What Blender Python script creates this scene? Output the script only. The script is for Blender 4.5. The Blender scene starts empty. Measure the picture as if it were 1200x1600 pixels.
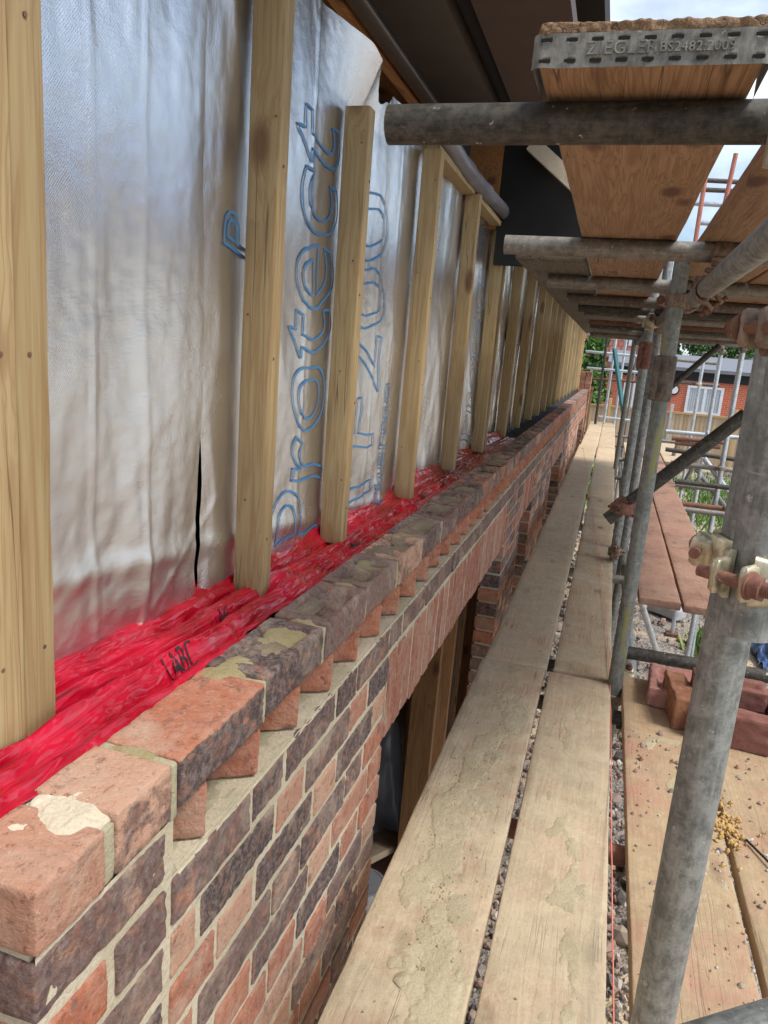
import bpy, bmesh, math, random
from mathutils import Vector, Matrix, noise, Euler
random.seed(7)
R_ = math.radians
# ------------------------------------------------------------------ camera
F = 1160.0
def nrm(v): return Vector(v).normalized()
Yc = nrm((362, 230, -F)); Zc = -Vector((-430, -5200, -F)); Zc = (Zc - Yc*Zc.dot(Yc)).normalized(); Xc = Yc.cross(Zc)
RM = Matrix((Xc, Yc, Zc))
sc = bpy.context.scene
col = sc.collection
cam = bpy.data.objects.new('camera', bpy.data.cameras.new('camera')); col.objects.link(cam)
cam.matrix_world = RM.to_4x4()
cam.data.sensor_fit = 'HORIZONTAL'; cam.data.sensor_width = 36; cam.data.lens = F/1200*36
cam.data.clip_start = 0.02; cam.data.clip_end = 500
sc.camera = cam
sc.render.resolution_x = 768; sc.render.resolution_y = 1024
def at(px, py, axis, val):
    "point where the view through a photo pixel meets a real plane (axis 0/1/2 = x/y/z)"
    r = RM @ Vector((px-600, 800-py, -F)); return r*(val/r[axis])
# ------------------------------------------------------------------ light
SUN_EL, SUN_AZ = R_(58), R_(104)      # azimuth clockwise from +Y: behind and to the right
w = bpy.data.worlds.new('World'); sc.world = w; w.use_nodes = True
nt = w.node_tree; nt.nodes.clear()
out = nt.nodes.new('ShaderNodeOutputWorld'); bg = nt.nodes.new('ShaderNodeBackground')
sky = nt.nodes.new('ShaderNodeTexSky'); sky.sky_type = 'NISHITA'; sky.sun_disc = False
sky.sun_elevation = SUN_EL; sky.sun_rotation = SUN_AZ; sky.dust_density = 2.0
tc = nt.nodes.new('ShaderNodeTexCoord'); mp = nt.nodes.new('ShaderNodeMapping'); mp.inputs['Scale'].default_value = (1, 1, 2.2)
nz = nt.nodes.new('ShaderNodeTexNoise'); nz.inputs['Scale'].default_value = 2.6; nz.inputs['Detail'].default_value = 7
cr = nt.nodes.new('ShaderNodeValToRGB'); cr.color_ramp.elements[0].position = .45; cr.color_ramp.elements[1].position = .68
mx = nt.nodes.new('ShaderNodeMix'); mx.data_type = 'RGBA'; mx.inputs[7].default_value = (7.6, 8.2, 9.2, 1)
nt.links.new(tc.outputs['Generated'], mp.inputs[0]); nt.links.new(mp.outputs[0], nz.inputs[0]); nt.links.new(nz.outputs[0], cr.inputs[0])
nt.links.new(cr.outputs[0], mx.inputs[0]); nt.links.new(sky.outputs[0], mx.inputs[6]); nt.links.new(mx.outputs[2], bg.inputs[0])
bg.inputs[1].default_value = 0.13
nt.links.new(bg.outputs[0], out.inputs[0])
sl = bpy.data.lights.new('sun', 'SUN'); sl.energy = 2.2; sl.angle = R_(18); sl.color = (1, .95, .87)
so = bpy.data.objects.new('sun', sl); col.objects.link(so)
sd = Vector((math.sin(SUN_AZ)*math.cos(SUN_EL), math.cos(SUN_AZ)*math.cos(SUN_EL), math.sin(SUN_EL)))
so.rotation_euler = sd.to_track_quat('Z', 'Y').to_euler()
sc.view_settings.view_transform = 'Standard'; sc.view_settings.look = 'None'; sc.view_settings.gamma = 1
sc.view_settings.exposure = 0.62
# ------------------------------------------------------------------ materials
class MT:
    def __init__(s, name):
        s.m = bpy.data.materials.new(name); s.m.use_nodes = True; s.n = s.m.node_tree; s.n.nodes.clear()
        s.o = s.N('ShaderNodeOutputMaterial'); s.p = s.N('ShaderNodeBsdfPrincipled'); s.L(s.p.outputs[0], s.o.inputs[0])
    def N(s, t, **k):
        x = s.n.nodes.new(t)
        for a, b in k.items(): setattr(x, a, b)
        return x
    def L(s, a, b): s.n.links.new(a, b)
    def coord(s, scale=(1, 1, 1), rnd=True):
        c = s.N('ShaderNodeTexCoord'); m = s.N('ShaderNodeMapping'); m.inputs['Scale'].default_value = scale
        if rnd:
            oi = s.N('ShaderNodeObjectInfo'); ml = s.N('ShaderNodeMath', operation='MULTIPLY'); ml.inputs[1].default_value = 37.
            s.L(oi.outputs['Random'], ml.inputs[0]); ad = s.N('ShaderNodeVectorMath', operation='ADD')
            s.L(c.outputs['Object'], ad.inputs[0]); s.L(ml.outputs[0], ad.inputs[1]); s.L(ad.outputs[0], m.inputs[0])
        else: s.L(c.outputs['Object'], m.inputs[0])
        return m.outputs[0]
    def noise(s, v, sc, det=4, rough=.55, dist=0):
        x = s.N('ShaderNodeTexNoise'); s.L(v, x.inputs[0]); x.inputs['Scale'].default_value = sc
        x.inputs['Detail'].default_value = det; x.inputs['Roughness'].default_value = rough; x.inputs['Distortion'].default_value = dist
        return x.outputs[0]
    def ramp(s, f, els):
        x = s.N('ShaderNodeValToRGB'); r = x.color_ramp
        while len(r.elements) < len(els): r.elements.new(.5)
        for e, (p, c) in zip(r.elements, els): e.position = p; e.color = (c if len(c) == 4 else (*c, 1)) if not isinstance(c, (int, float)) else (c, c, c, 1)
        s.L(f, x.inputs[0]); return x.outputs[0]
    def mix(s, f, a, b, mode='MIX'):
        x = s.N('ShaderNodeMix', data_type='RGBA', blend_type=mode)
        for sock, v in ((x.inputs[0], f), (x.inputs[6], a), (x.inputs[7], b)):
            if isinstance(v, (int, float)): sock.default_value = v
            elif isinstance(v, tuple): sock.default_value = (*v[:3], 1)
            else: s.L(v, sock)
        return x.outputs[2]
    def math(s, op, a, b=0., c=None, clamp=False):
        x = s.N('ShaderNodeMath', operation=op); x.use_clamp = clamp
        for sock, v in zip(x.inputs, (a, b, c)):
            if v is None: continue
            if isinstance(v, (int, float)): sock.default_value = v
            else: s.L(v, sock)
        return x.outputs[0]
    def fin(s, color, rough=.8, metal=0., bump=None, bs=.3, bd=.002, **k):
        for nme, v in (('Base Color', color), ('Roughness', rough), ('Metallic', metal)):
            if isinstance(v, tuple): s.p.inputs[nme].default_value = (*v[:3], 1)
            elif isinstance(v, (int, float)): s.p.inputs[nme].default_value = v
            else: s.L(v, s.p.inputs[nme])
        for a, v in k.items(): s.p.inputs[a.replace('_', ' ')].default_value = v
        if bump is not None:
            b = s.N('ShaderNodeBump'); b.inputs['Strength'].default_value = bs; b.inputs['Distance'].default_value = bd
            s.L(bump, b.inputs['Height']); s.L(b.outputs[0], s.p.inputs['Normal'])
        return s.m
def plain(name, c, rough=.7, metal=0, **k):
    t = MT(name); v = t.coord(); n = t.noise(v, 14, 5); 
    cc = t.mix(n, tuple(x*.72 for x in c), tuple(min(1, x*1.25) for x in c))
    return t.fin(cc, rough, metal, n, .3, .002, **k)
def wood(name, axis, base, dark, knot, scale=1., rough=.75, dirt=None, dirt_amt=.5, pinkish=None, band=1.0):
    t = MT(name)
    sg = [26*scale]*3; sg[axis] = 1.1*scale
    v = t.coord(tuple(sg)); vm = [5.]*3; vm[axis] = 1.6
    v2 = t.coord(tuple(vm)); vr = t.coord((1, 1, 1))
    # knots
    kv = [8.]*3; kv[axis] = 3.4
    vo = t.N('ShaderNodeTexVoronoi'); t.L(t.coord(tuple(kv)), vo.inputs[0]); vo.inputs['Scale'].default_value = 1.; vo.inputs['Randomness'].default_value = 1
    kd = vo.outputs['Distance']
    km = t.ramp(kd, [(.10, 1), (.19, 0)]); halo = t.ramp(kd, [(.10, 1), (.42, 0)])
    # grain distorted round the knots
    ad = t.N('ShaderNodeVectorMath', operation='ADD'); t.L(v, ad.inputs[0])
    hs = t.math('MULTIPLY', halo, .45); t.L(hs, ad.inputs[1])
    g = t.noise(ad.outputs[0], 1.0, 3, .6, .4); g2 = t.noise(v, 5.5, 3, .6); b = t.noise(v2, .9, 3)
    ring = t.math('FRACT', t.math('MULTIPLY', g, 7.0*band)); ring = t.ramp(ring, [(0, .3), (.45, 0.), (.85, 1.), (1, .3)])
    c = t.mix(b, base, tuple(x*.82 for x in base))
    c = t.mix(t.math('MULTIPLY', ring, 1.), c, dark)
    c = t.mix(t.math('MULTIPLY', t.ramp(g2, [(.40, 0), (.65, 1)]), .6), c, dark)
    cs_ = [30.]*3; cs_[axis] = .9; ck = t.noise(t.coord(tuple(cs_)), 1.1, 2, .5, .3); ck = t.ramp(t.math('ABSOLUTE', t.math('SUBTRACT', ck, .5)), [(.0, 1), (.012, 0)])
    ck = t.math('MULTIPLY', ck, t.ramp(t.noise(vr, 3., 2), [(.5, 0), (.58, 1)]))
    c = t.mix(t.math('MULTIPLY', km, .85), c, knot); c = t.mix(t.math('MULTIPLY', ck, .8), c, tuple(x*.22 for x in dark))
    bh = t.math('SUBTRACT', t.math('ADD', t.math('MULTIPLY', ring, .5), g2), t.math('MULTIPLY', ck, 1.5))
    if pinkish:
        c = t.mix(t.ramp(t.noise(vr, 2.3, 4), [(.42, 0), (.62, .8)]), c, pinkish)
    oi2 = t.N('ShaderNodeObjectInfo'); c = t.mix(1., c, t.ramp(oi2.outputs['Random'], [(0, (.80, .78, .74)), (.5, (.95, .95, .93)), (1, (1., .99, .98))]), 'MULTIPLY')
    r = rough
    if dirt:
        d1 = t.noise(vr, 4.5, 8, .68, .3); d2 = t.noise(vr, 38, 6, .7)
        dm = t.ramp(t.math('ADD', d1, t.math('MULTIPLY', d2, .22)), [(.62-dirt_amt*.25, 0), (.72-dirt_amt*.1, 1)])
        dc = t.mix(t.ramp(t.noise(vr, 13, 8, .75), [(.40, 0), (.62, 1)]), dirt, tuple(x*.74 for x in dirt))
        c = t.mix(t.math('MULTIPLY', dm, .72), c, dc)
        spk = t.ramp(t.noise(vr, 160, 3, .6), [(.60, 0), (.72, .55)]); c = t.mix(spk, c, tuple(x*.5 for x in dirt))
        bh = t.math('ADD', bh, t.math('MULTIPLY', dm, t.math('ADD', t.math('MULTIPLY', d2, 3.5), .9)))
    return t.fin(c, r, 0, bh, .45, .0016)
M = {}
M['stud'] = wood('treated_pine', 2, (.46, .36, .19), (.33, .22, .10), (.16, .07, .03), 1.1)
M['stud_end'] = wood('end_pine', 2, (.62, .45, .22), (.45, .28, .11), (.2, .09, .04), 1.1)
M['frame'] = wood('frame_timber', 2, (.36, .19, .075), (.22, .10, .035), (.07, .03, .015), 1.)
M['deck'] = wood('walkway_board', 1, (.66, .52, .35), (.46, .32, .19), (.24, .14, .08), 1., .85, (.56, .48, .32), .5, (.62, .47, .31))
M['deckdirty'] = wood('walkway_board_muddy', 1, (.66, .48, .34), (.46, .30, .20), (.22, .13, .07), 1., .88, (.59, .51, .34), .8)
M['deckred'] = wood('red_dusted_board', 1, (.33, .19, .135), (.20, .10, .07), (.1, .05, .04), 1., .88, (.43, .27, .19), .5, (.42, .20, .14))
M['deckdust'] = wood('brick_dusted_board', 1, (.48, .33, .21), (.34, .20, .12), (.2, .1, .06), 1., .9, (.50, .40, .24), .8, (.48, .23, .165))
M['over'] = wood('overhead_board', 1, (.47, .30, .17), (.27, .155, .08), (.12, .05, .03), 1.1, .8, band=1.5)
M['overdark'] = wood('grey_overhead_board', 1, (.20, .17, .12), (.11, .09, .06), (.05, .04, .03), 1., .85)
M['soffit'] = plain('dark_soffit', (.075, .07, .062), .6)
M['soffitbrown'] = plain('brown_soffit', (.07, .048, .04), .65)
M['black'] = plain('black_membrane', (.008, .008, .009), .85)
M['orangewood'] = wood('rafter_timber', 1, (.42, .2, .06), (.25, .10, .03), (.1, .04, .02), .8)
def galv(name, c1, c2, rust=.0, rough=.42, metal=.55, rustc=(.20, .075, .035), paint=None):
    t = MT(name); v = t.coord(); v2 = t.coord((18, 18, 2.2))
    n = t.noise(v, 55, 8, .75); s = t.noise(v2, 6, 6, .75); big = t.noise(v, 5, 4)
    c = t.mix(t.ramp(n, [(.42, 0), (.58, 1)]), c1, c2); c = t.mix(t.math('MULTIPLY', t.ramp(s, [(.45, 0), (.7, 1)]), .45), c, tuple(x*1.55 for x in c2))
    c = t.mix(t.math('MULTIPLY', t.ramp(t.noise(v, 9, 6, .7, .4), [(.5, 0), (.62, 1)]), .35), c, tuple(x*.5 for x in c1))
    spl = t.ramp(t.noise(v, 70, 4, .6), [(.66, 0), (.70, .8)]); c = t.mix(spl, c, (.55, .55, .5))
    sc2 = t.ramp(t.noise(t.coord((9, 9, 90)), 1.3, 4, .7, .6), [(.66, 0), (.72, .4)]); c = t.mix(sc2, c, tuple(x*1.5 for x in c2)); cem = t.ramp(t.noise(v, 14, 8, .8), [(.62, 0), (.68, .5)]); c = t.mix(cem, c, (.40, .38, .32))
    rm = t.ramp(t.math('ADD', t.noise(v, 8, 8, .7), rust-.5), [(.5, 0), (.62, 1)])
    rc = t.mix(n, rustc, tuple(x*.45 for x in rustc)); c = t.mix(rm, c, rc)
    ro = t.math('ADD', rough, t.math('MULTIPLY', rm, .35)); ro = t.math('ADD', ro, t.math('MULTIPLY', n, .15))
    mt_ = t.math('SUBTRACT', metal, t.math('MULTIPLY', rm, metal))
    if paint:
        pm = t.ramp(t.noise(t.coord((30, 30, 3)), 1., 5, .6), [(.56, 0), (.6, .8)]); c = t.mix(pm, c, paint)
    return t.fin(c, ro, mt_, t.math('ADD', n, t.math('MULTIPLY', spl, 1.)), .3, .0012)
M['galv'] = galv('galvanised_tube', (.17, .185, .175), (.34, .36, .345), .0)
M['galvl'] = galv('bright_galvanised', (.42, .47, .5), (.6, .65, .68), -.1, .35)
M['dark'] = galv('dirty_dark_tube', (.035, .033, .028), (.095, .088, .072), .05, .55, .3)
M['mid'] = galv('dull_tube', (.18, .17, .15), (.30, .285, .25), .04, .5, .45)
M['midrust'] = galv('rust_flecked_tube', (.10, .08, .065), (.18, .15, .12), .14, .55, .3)
M['rust'] = galv('rusty_tube', (.12, .06, .04), (.2, .1, .06), .35, .7, .2)
M['rustm'] = galv('rusty_fitting', (.17, .12, .09), (.31, .24, .18), .06, .6, .35, (.20, .09, .05))
M['redrust'] = galv('red_oxide_fitting', (.17, .075, .055), (.27, .13, .09), .2, .7, .1, (.20, .075, .045))
M['brass'] = galv('zinc_coupler', (.42, .37, .24), (.62, .57, .42), .02, .34, .65, (.3, .16, .08))
M['yellowtube'] = galv('yellow_marked_tube', (.17, .185, .17), (.27, .29, .27), .0, .5, .5, paint=(.30, .30, .11))
M['band'] = galv('steel_band', (.17, .165, .14), (.33, .32, .28), .04, .5, .4)
M['orange'] = galv('orange_scaffold_tube', (.42, .15, .10), (.52, .21, .15), 0, .6, .1)
def brickmat():
    t = MT('facing_brick'); v = t.coord(rnd=False)
    a = t.N('ShaderNodeAttribute'); a.attribute_name = 'tone'; b = t.N('ShaderNodeAttribute'); b.attribute_name = 'rnd'
    tone, rnd = a.outputs['Fac'], b.outputs['Fac']
    ge = t.N('ShaderNodeNewGeometry'); sg_ = t.N('ShaderNodeSeparateXYZ'); t.L(ge.outputs['Normal'], sg_.inputs[0])
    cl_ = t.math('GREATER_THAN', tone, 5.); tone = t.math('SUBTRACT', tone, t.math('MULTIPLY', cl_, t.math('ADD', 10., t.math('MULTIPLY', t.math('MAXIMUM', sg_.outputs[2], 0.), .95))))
    ad = t.N('ShaderNodeVectorMath', operation='ADD'); t.L(v, ad.inputs[0]); t.L(t.math('MULTIPLY', rnd, 23.), ad.inputs[1]); vv = ad.outputs[0]
    big = t.noise(vv, 16, 6, .66, .5); fine = t.noise(vv, 95, 6, .72); mid = t.noise(vv, 42, 5, .65)
    red = t.ramp(rnd, [(0, (.42, .135, .068)), (.35, (.44, .18, .105)), (.65, (.34, .115, .07)), (.85, (.50, .29, .19)), (1, (.52, .32, .22))])
    red = t.mix(t.ramp(mid, [(.42, 0), (.66, .65)]), red, (.50, .28, .19)); red = t.mix(t.ramp(t.noise(vv, 22, 8, .78, .8), [(.55, 0), (.62, .6)]), red, (.19, .085, .065))
    red = t.mix(t.ramp(fine, [(.34, .75), (.44, 0)]), red, (.15, .06, .04)); red = t.mix(t.ramp(t.noise(vv, 130, 4, .7), [(.60, 0), (.68, .55)]), red, (.62, .45, .33))
    drk = t.ramp(rnd, [(0, (.062, .044, .042)), (.4, (.105, .070, .063)), (.7, (.19, .12, .095)), (1, (.14, .082, .068))])
    drk = t.mix(t.ramp(fine, [(.44, 0), (.64, .9)]), drk, (.25, .185, .165)); drk = t.mix(t.ramp(t.noise(vv, 60, 5, .7), [(.3, .8), (.46, 0)]), drk, (.035, .025, .028))
    drk = t.mix(t.ramp(mid, [(.53, 0), (.68, .8)]), drk, (.30, .14, .09))
    f = t.ramp(t.math('ADD', t.math('ADD', t.math('MULTIPLY', big, .8), t.math('MULTIPLY', t.noise(vv, 34, 6, .7), .35)), t.math('MULTIPLY', t.math('SUBTRACT', tone, .5), .55)), [(.50, 0), (.64, 1)])
    c = t.mix(f, red, drk)
    ef = t.ramp(t.noise(vv, 11, 7, .7, .6), [(.50, 0), (.70, .6)]); c = t.mix(ef, c, (.50, .40, .30))
    return t.fin(c, .9, 0, t.math('ADD', t.math('MULTIPLY', mid, 1.2), fine), .95, .005)
M['brick'] = brickmat()
def mortarmat(name, c1, c2, c3):
    t = MT(name); v = t.coord(rnd=False); n = t.noise(v, 9, 6, .6); f = t.noise(v, 180, 5, .7)
    c = t.mix(t.ramp(n, [(.4, 0), (.62, 1)]), c1, c2); c = t.mix(t.ramp(f, [(.5, 0), (.7, .6)]), c, c3)
    return t.fin(c, .95, 0, t.math('ADD', f, t.math('MULTIPLY', t.noise(v, 45, 5), 1.5)), .8, .003)
M['mortar'] = mortarmat('buff_mortar', (.50, .445, .31), (.60, .54, .40), (.36, .31, .20))
M['wetmortar'] = mortarmat('fresh_mortar', (.30, .25, .12), (.36, .31, .18), (.2, .17, .09))
M['ledge'] = mortarmat('ledge_mortar', (.36, .33, .21), (.43, .39, .27), (.27, .24, .15))  # greener mortar; shade on the dogtooth ledge is also put into its darker tone
M['mud'] = mortarmat('muddy_mortar', (.17, .13, .09), (.27, .215, .14), (.10, .075, .05))
M['cream'] = mortarmat('cream_mortar', (.56, .49, .36), (.66, .59, .46), (.42, .36, .26))
M['boardmud'] = mortarmat('dried_board_mortar', (.44, .37, .235), (.53, .455, .30), (.36, .30, .19))
M['droppings'] = mortarmat('mortar_droppings', (.42, .36, .23), (.50, .43, .29), (.33, .28, .17))
M['concrete'] = mortarmat('concrete', (.38, .38, .37), (.48, .48, .46), (.3, .3, .28))
def brick_plain(name, c, d):
    t = MT(name); v = t.coord(); f = t.noise(v, 120, 5, .7); n = t.noise(v, 18, 6, .65)
    cc = t.mix(t.ramp(n, [(.38, 0), (.62, 1)]), c, d); cc = t.mix(t.ramp(f, [(.5, 0), (.7, .5)]), cc, tuple(x*.5 for x in d))
    return t.fin(cc, .92, 0, t.math('ADD', f, n), .6, .0025)
M['lb_pink'] = brick_plain('pink_loose_brick', (.38, .16, .13), (.46, .25, .21))
M['lb_dark'] = brick_plain('dark_loose_brick', (.20, .075, .06), (.27, .12, .09))
M['lb_brown'] = brick_plain('brown_loose_brick', (.22, .09, .05), (.36, .17, .09))
def foilmat():
    t = MT('foil_membrane'); v = t.coord((1, 1, 1), False)
    n = t.noise(v, 3.2, 5, .6); n2 = t.noise(v, 26, 4, .6)
    rot = t.N('ShaderNodeMapping'); rot.inputs['Rotation'].default_value = (R_(38), 0, 0); t.L(t.coord((1, 1, 1), False), rot.inputs[0])
    w1 = t.N('ShaderNodeTexWave'); w1.bands_direction = 'Y'; w1.inputs['Scale'].default_value = 110; w1.inputs['Distortion'].default_value = 1.; t.L(rot.outputs[0], w1.inputs[0])
    w2 = t.N('ShaderNodeTexWave'); w2.bands_direction = 'Z'; w2.inputs['Scale'].default_value = 150; w2.inputs['Distortion'].default_value = 1.; t.L(rot.outputs[0], w2.inputs[0])
    weave = t.math('MULTIPLY', .28, t.math('MULTIPLY', w1.outputs['Fac'], w2.outputs['Fac']))
    c = t.mix(n, (.70, .705, .71), (.83, .83, .825)); c = t.mix(t.math('MULTIPLY', t.ramp(n2, [(.5, 0), (.8, 1)]), .4), c, (.86, .85, .83))
    r = t.ramp(n, [(.3, .18), (.7, .30)])
    return t.fin(c, r, .97, t.math('ADD', weave, t.math('ADD', t.math('MULTIPLY', n2, 1.6), t.math('MULTIPLY', t.noise(v, 260, 3), .9))), .5, .0013)
M['foil'] = foilmat()
def dpcmat():
    t = MT('red_plastic_sheet'); v = t.coord((1, 1, 1), False); n = t.noise(v, 12, 5, .6)
    vs_ = t.N('ShaderNodeMapping'); vs_.inputs['Scale'].default_value = (30, 11, 30); t.L(v, vs_.inputs[0]); wp = t.N('ShaderNodeTexNoise'); t.L(v, wp.inputs[0]); wp.inputs['Scale'].default_value = 9
    av = t.N('ShaderNodeVectorMath', operation='ADD'); t.L(vs_.outputs[0], av.inputs[0]); t.L(wp.outputs['Color'], av.inputs[1])
    vo_ = t.N('ShaderNodeTexVoronoi'); t.L(av.outputs[0], vo_.inputs[0]); vo_.inputs['Scale'].default_value = 1; vo2_ = t.N('ShaderNodeTexVoronoi'); t.L(av.outputs[0], vo2_.inputs[0]); vo2_.inputs['Scale'].default_value = 2.7

    c = t.mix(t.ramp(n, [(.35, 0), (.65, 1)]), (.26, .001, .008), (.50, .006, .030))
    du = t.ramp(t.noise(v, 30, 7, .72), [(.66, 0), (.78, .2)]); c = t.mix(du, c, (.5, .2, .2))
    return t.fin(c, .14, 0, t.math('ADD', vo_.outputs['Distance'], t.math('MULTIPLY', vo2_.outputs['Distance'], .5)), .75, .008, Coat_Weight=.6, Coat_Roughness=.16)
M['dpc'] = dpcmat()
M['ink'] = plain('blue_ink', (.05, .19, .38), .45)
M['blackink'] = plain('black_ink', (.02, .015, .02), .6)
M['roll'] = plain('grey_membrane_roll', (.20, .20, .215), .42, .25)
M['string'] = plain('orange_string', (.75, .24, .16), .6)
M['white'] = plain('white_upvc', (.75, .76, .78), .4)
M['tarp'] = plain('blue_tarp', (.05, .10, .22), .35)
M['poly'] = plain('clear_polythene', (.42, .46, .50), .2)
M['teal'] = plain('teal_paint', (.03, .14, .15), .5)
M['bucket'] = plain('white_bucket', (.6, .6, .58), .4)
M['cable'] = plain('black_cable', (.02, .02, .02), .5)
M['foam'] = brick_plain('orange_foam', (.50, .31, .10), (.60, .42, .18))
M['fibre'] = wood('end_grain', 1, (.34, .22, .12), (.18, .10, .05), (.1, .05, .03), 3.)
# ------------------------------------------------------------------ mesh tools
class MB:
    def __init__(s): s.v = []; s.f = []; s.tone = []; s.rnd = []; s.sm = []
    def add(s, vs, fs, tone=0., rnd=0., smooth=False):
        b = len(s.v); s.v += [tuple(x) for x in vs]
        for f in fs: s.f.append(tuple(i+b for i in f)); s.tone.append(tone); s.rnd.append(rnd); s.sm.append(smooth)
    def box(s, lo, hi, mat=None, tone=0., rnd=0.):
        vs = [Vector((x, y, z)) for x in (lo[0], hi[0]) for y in (lo[1], hi[1]) for z in (lo[2], hi[2])]
        if mat: vs = [mat @ q for q in vs]
        s.add(vs, [(0, 1, 3, 2), (4, 6, 7, 5), (0, 4, 5, 1), (2, 3, 7, 6), (0, 2, 6, 4), (1, 5, 7, 3)], tone, rnd)
    def lat(s, c, d, r=.004, n=(4, 4, 4), amp=.001, freq=60, mat=None, tone=0, rnd=0, smooth=True, fn=None):
        "rounded box with a surface lattice, roughened by noise"
        h = [x/2 for x in d]; cs = []
        for a in range(3):
            m = max(1, n[a]); inner = [-h[a]+r + (2*h[a]-2*r)*i/m for i in range(m+1)]
            cs.append([-h[a], -h[a]+r*.3] + inner + [h[a]-r*.3, h[a]])
        N = [len(q)-1 for q in cs]; idx = {}; vs = []; fs = []; off = Vector(c)
        def V(i, j, k):
            key = (i, j, k)
            if key in idx: return idx[key]
            p = Vector((cs[0][i], cs[1][j], cs[2][k]))
            q = Vector([max(-h[a]+r, min(h[a]-r, p[a])) for a in range(3)]); e = p-q
            if e.length > 1e-9: p = q + e.normalized()*min(r, e.length if max(abs(x) for x in e) < r*.99 else r)
            w_ = (p+off)
            dn = (e.normalized() if e.length > 1e-9 else Vector((0, 0, 1)))
            a1 = noise.noise(w_*freq+Vector((rnd*50, 0, 0)))*amp + noise.noise(w_*freq*.25+Vector((rnd*90, 3, 0)))*amp*1.6
            p = p + dn*a1
            if sum(1 for a in range(3) if abs(e[a]) > r*.25) > 1: p = p - dn*max(0, noise.noise(w_*85+Vector((rnd*70, 1, 2)))+.45*noise.noise(w_*230))*amp*2.4
            if fn: p = fn(p, dn)
            p = p + off
            if mat: p = mat @ p
            idx[key] = len(vs); vs.append(p); return idx[key]
        X, Y, Z = N
        for i in range(X):
            for j in range(Y): fs.append((V(i, j, 0), V(i, j+1, 0), V(i+1, j+1, 0), V(i+1, j, 0))); fs.append((V(i, j, Z), V(i+1, j, Z), V(i+1, j+1, Z), V(i, j+1, Z)))
            for k in range(Z): fs.append((V(i, 0, k), V(i+1, 0, k), V(i+1, 0, k+1), V(i, 0, k+1))); fs.append((V(i, Y, k), V(i, Y, k+1), V(i+1, Y, k+1), V(i+1, Y, k)))
        for j in range(Y):
            for k in range(Z): fs.append((V(0, j, k), V(0, j, k+1), V(0, j+1, k+1), V(0, j+1, k))); fs.append((V(X, j, k), V(X, j+1, k), V(X, j+1, k+1), V(X, j, k+1)))
        s.add(vs, fs, tone, rnd, smooth)
    def tube(s, a, b, r=.02415, n=20, hollow=True, r2=None, cap=True, bow=0):
        a = Vector(a); b = Vector(b); d = (b-a).normalized(); u = d.orthogonal().normalized(); v = d.cross(u); r2 = r2 or r
        ring = lambda c, rr: [c + (u*math.cos(2*math.pi*i/n)+v*math.sin(2*math.pi*i/n))*rr for i in range(n)]
        s.add(ring(a, r)+ring(b, r2), [(i, (i+1) % n, n+(i+1) % n, n+i) for i in range(n)], smooth=True)
        if hollow:
            t = min(.004, r*.2); L = min(.15, (b-a).length/3)
            for e, rr, dd in ((a, r, d), (b, r2, -d)):
                s.add(ring(e, rr)+ring(e, rr-t), [(i, n+i, n+(i+1) % n, (i+1) % n) for i in range(n)])
                s.add(ring(e, rr-t)+ring(e+dd*L, rr-t), [(i, n+i, n+(i+1) % n, (i+1) % n) for i in range(n)], smooth=True)
                s.add(ring(e+dd*L, rr-t), [tuple(range(n))])
        elif cap: s.add(ring(a, r), [tuple(reversed(range(n)))]); s.add(ring(b, r2), [tuple(range(n))])
    def poly(s, pts, r=.002, n=8):
        pts = [Vector(p) for p in pts]; rings = []
        for i, p in enumerate(pts):
            d = (pts[min(i+1, len(pts)-1)]-pts[max(i-1, 0)]).normalized(); u = d.cross(Vector((.1, .2, 1))).normalized(); v = d.cross(u)
            rings.append([p+(u*math.cos(2*math.pi*k/n)+v*math.sin(2*math.pi*k/n))*r for k in range(n)])
        fs = [(i*n+k, i*n+(k+1) % n, (i+1)*n+(k+1) % n, (i+1)*n+k) for i in range(len(pts)-1) for k in range(n)]
        s.add([q for rr in rings for q in rr], fs, smooth=True)
    def grid(s, nu, nv, fn, smooth=True, keep=None, tone=0):
        vs = [fn(i/nu, j/nv) for i in range(nu+1) for j in range(nv+1)]; m = nv+1
        fs = [(i*m+j, (i+1)*m+j, (i+1)*m+j+1, i*m+j+1) for i in range(nu) for j in range(nv) if keep is None or keep((i+.5)/nu, (j+.5)/nv)]
        s.add(vs, fs, tone, 0, smooth)
    def build(s, name, mat, parent=None):
        me = bpy.data.meshes.new(name); me.from_pydata(s.v, [], s.f); me.update()
        a = me.attributes.new('tone', 'FLOAT', 'FACE'); a.data.foreach_set('value', s.tone)
        a = me.attributes.new('rnd', 'FLOAT', 'FACE'); a.data.foreach_set('value', s.rnd)
        me.polygons.foreach_set('use_smooth', s.sm)
        me.materials.append(mat if not isinstance(mat, str) else M[mat])
        o = bpy.data.objects.new(name, me); col.objects.link(o)
        if parent: o.parent = parent
        return o
def tag(o, label=None, cat=None, group=None, kind=None):
    if label: o['label'] = label
    if cat: o['category'] = cat
    if group: o['group'] = group
    if kind: o['kind'] = kind
    return o
def empty(name, label, cat, group=None, loc=(0, 0, 0)):
    o = bpy.data.objects.new(name, None); col.objects.link(o); o.location = loc; o.empty_display_size = .05
    return tag(o, label, cat, group)
def fbm(p, o=3):
    a = 0; k = 1
    for i in range(o): a += noise.noise(p)*k; p = p*2.1; k *= .5
    return a
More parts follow.
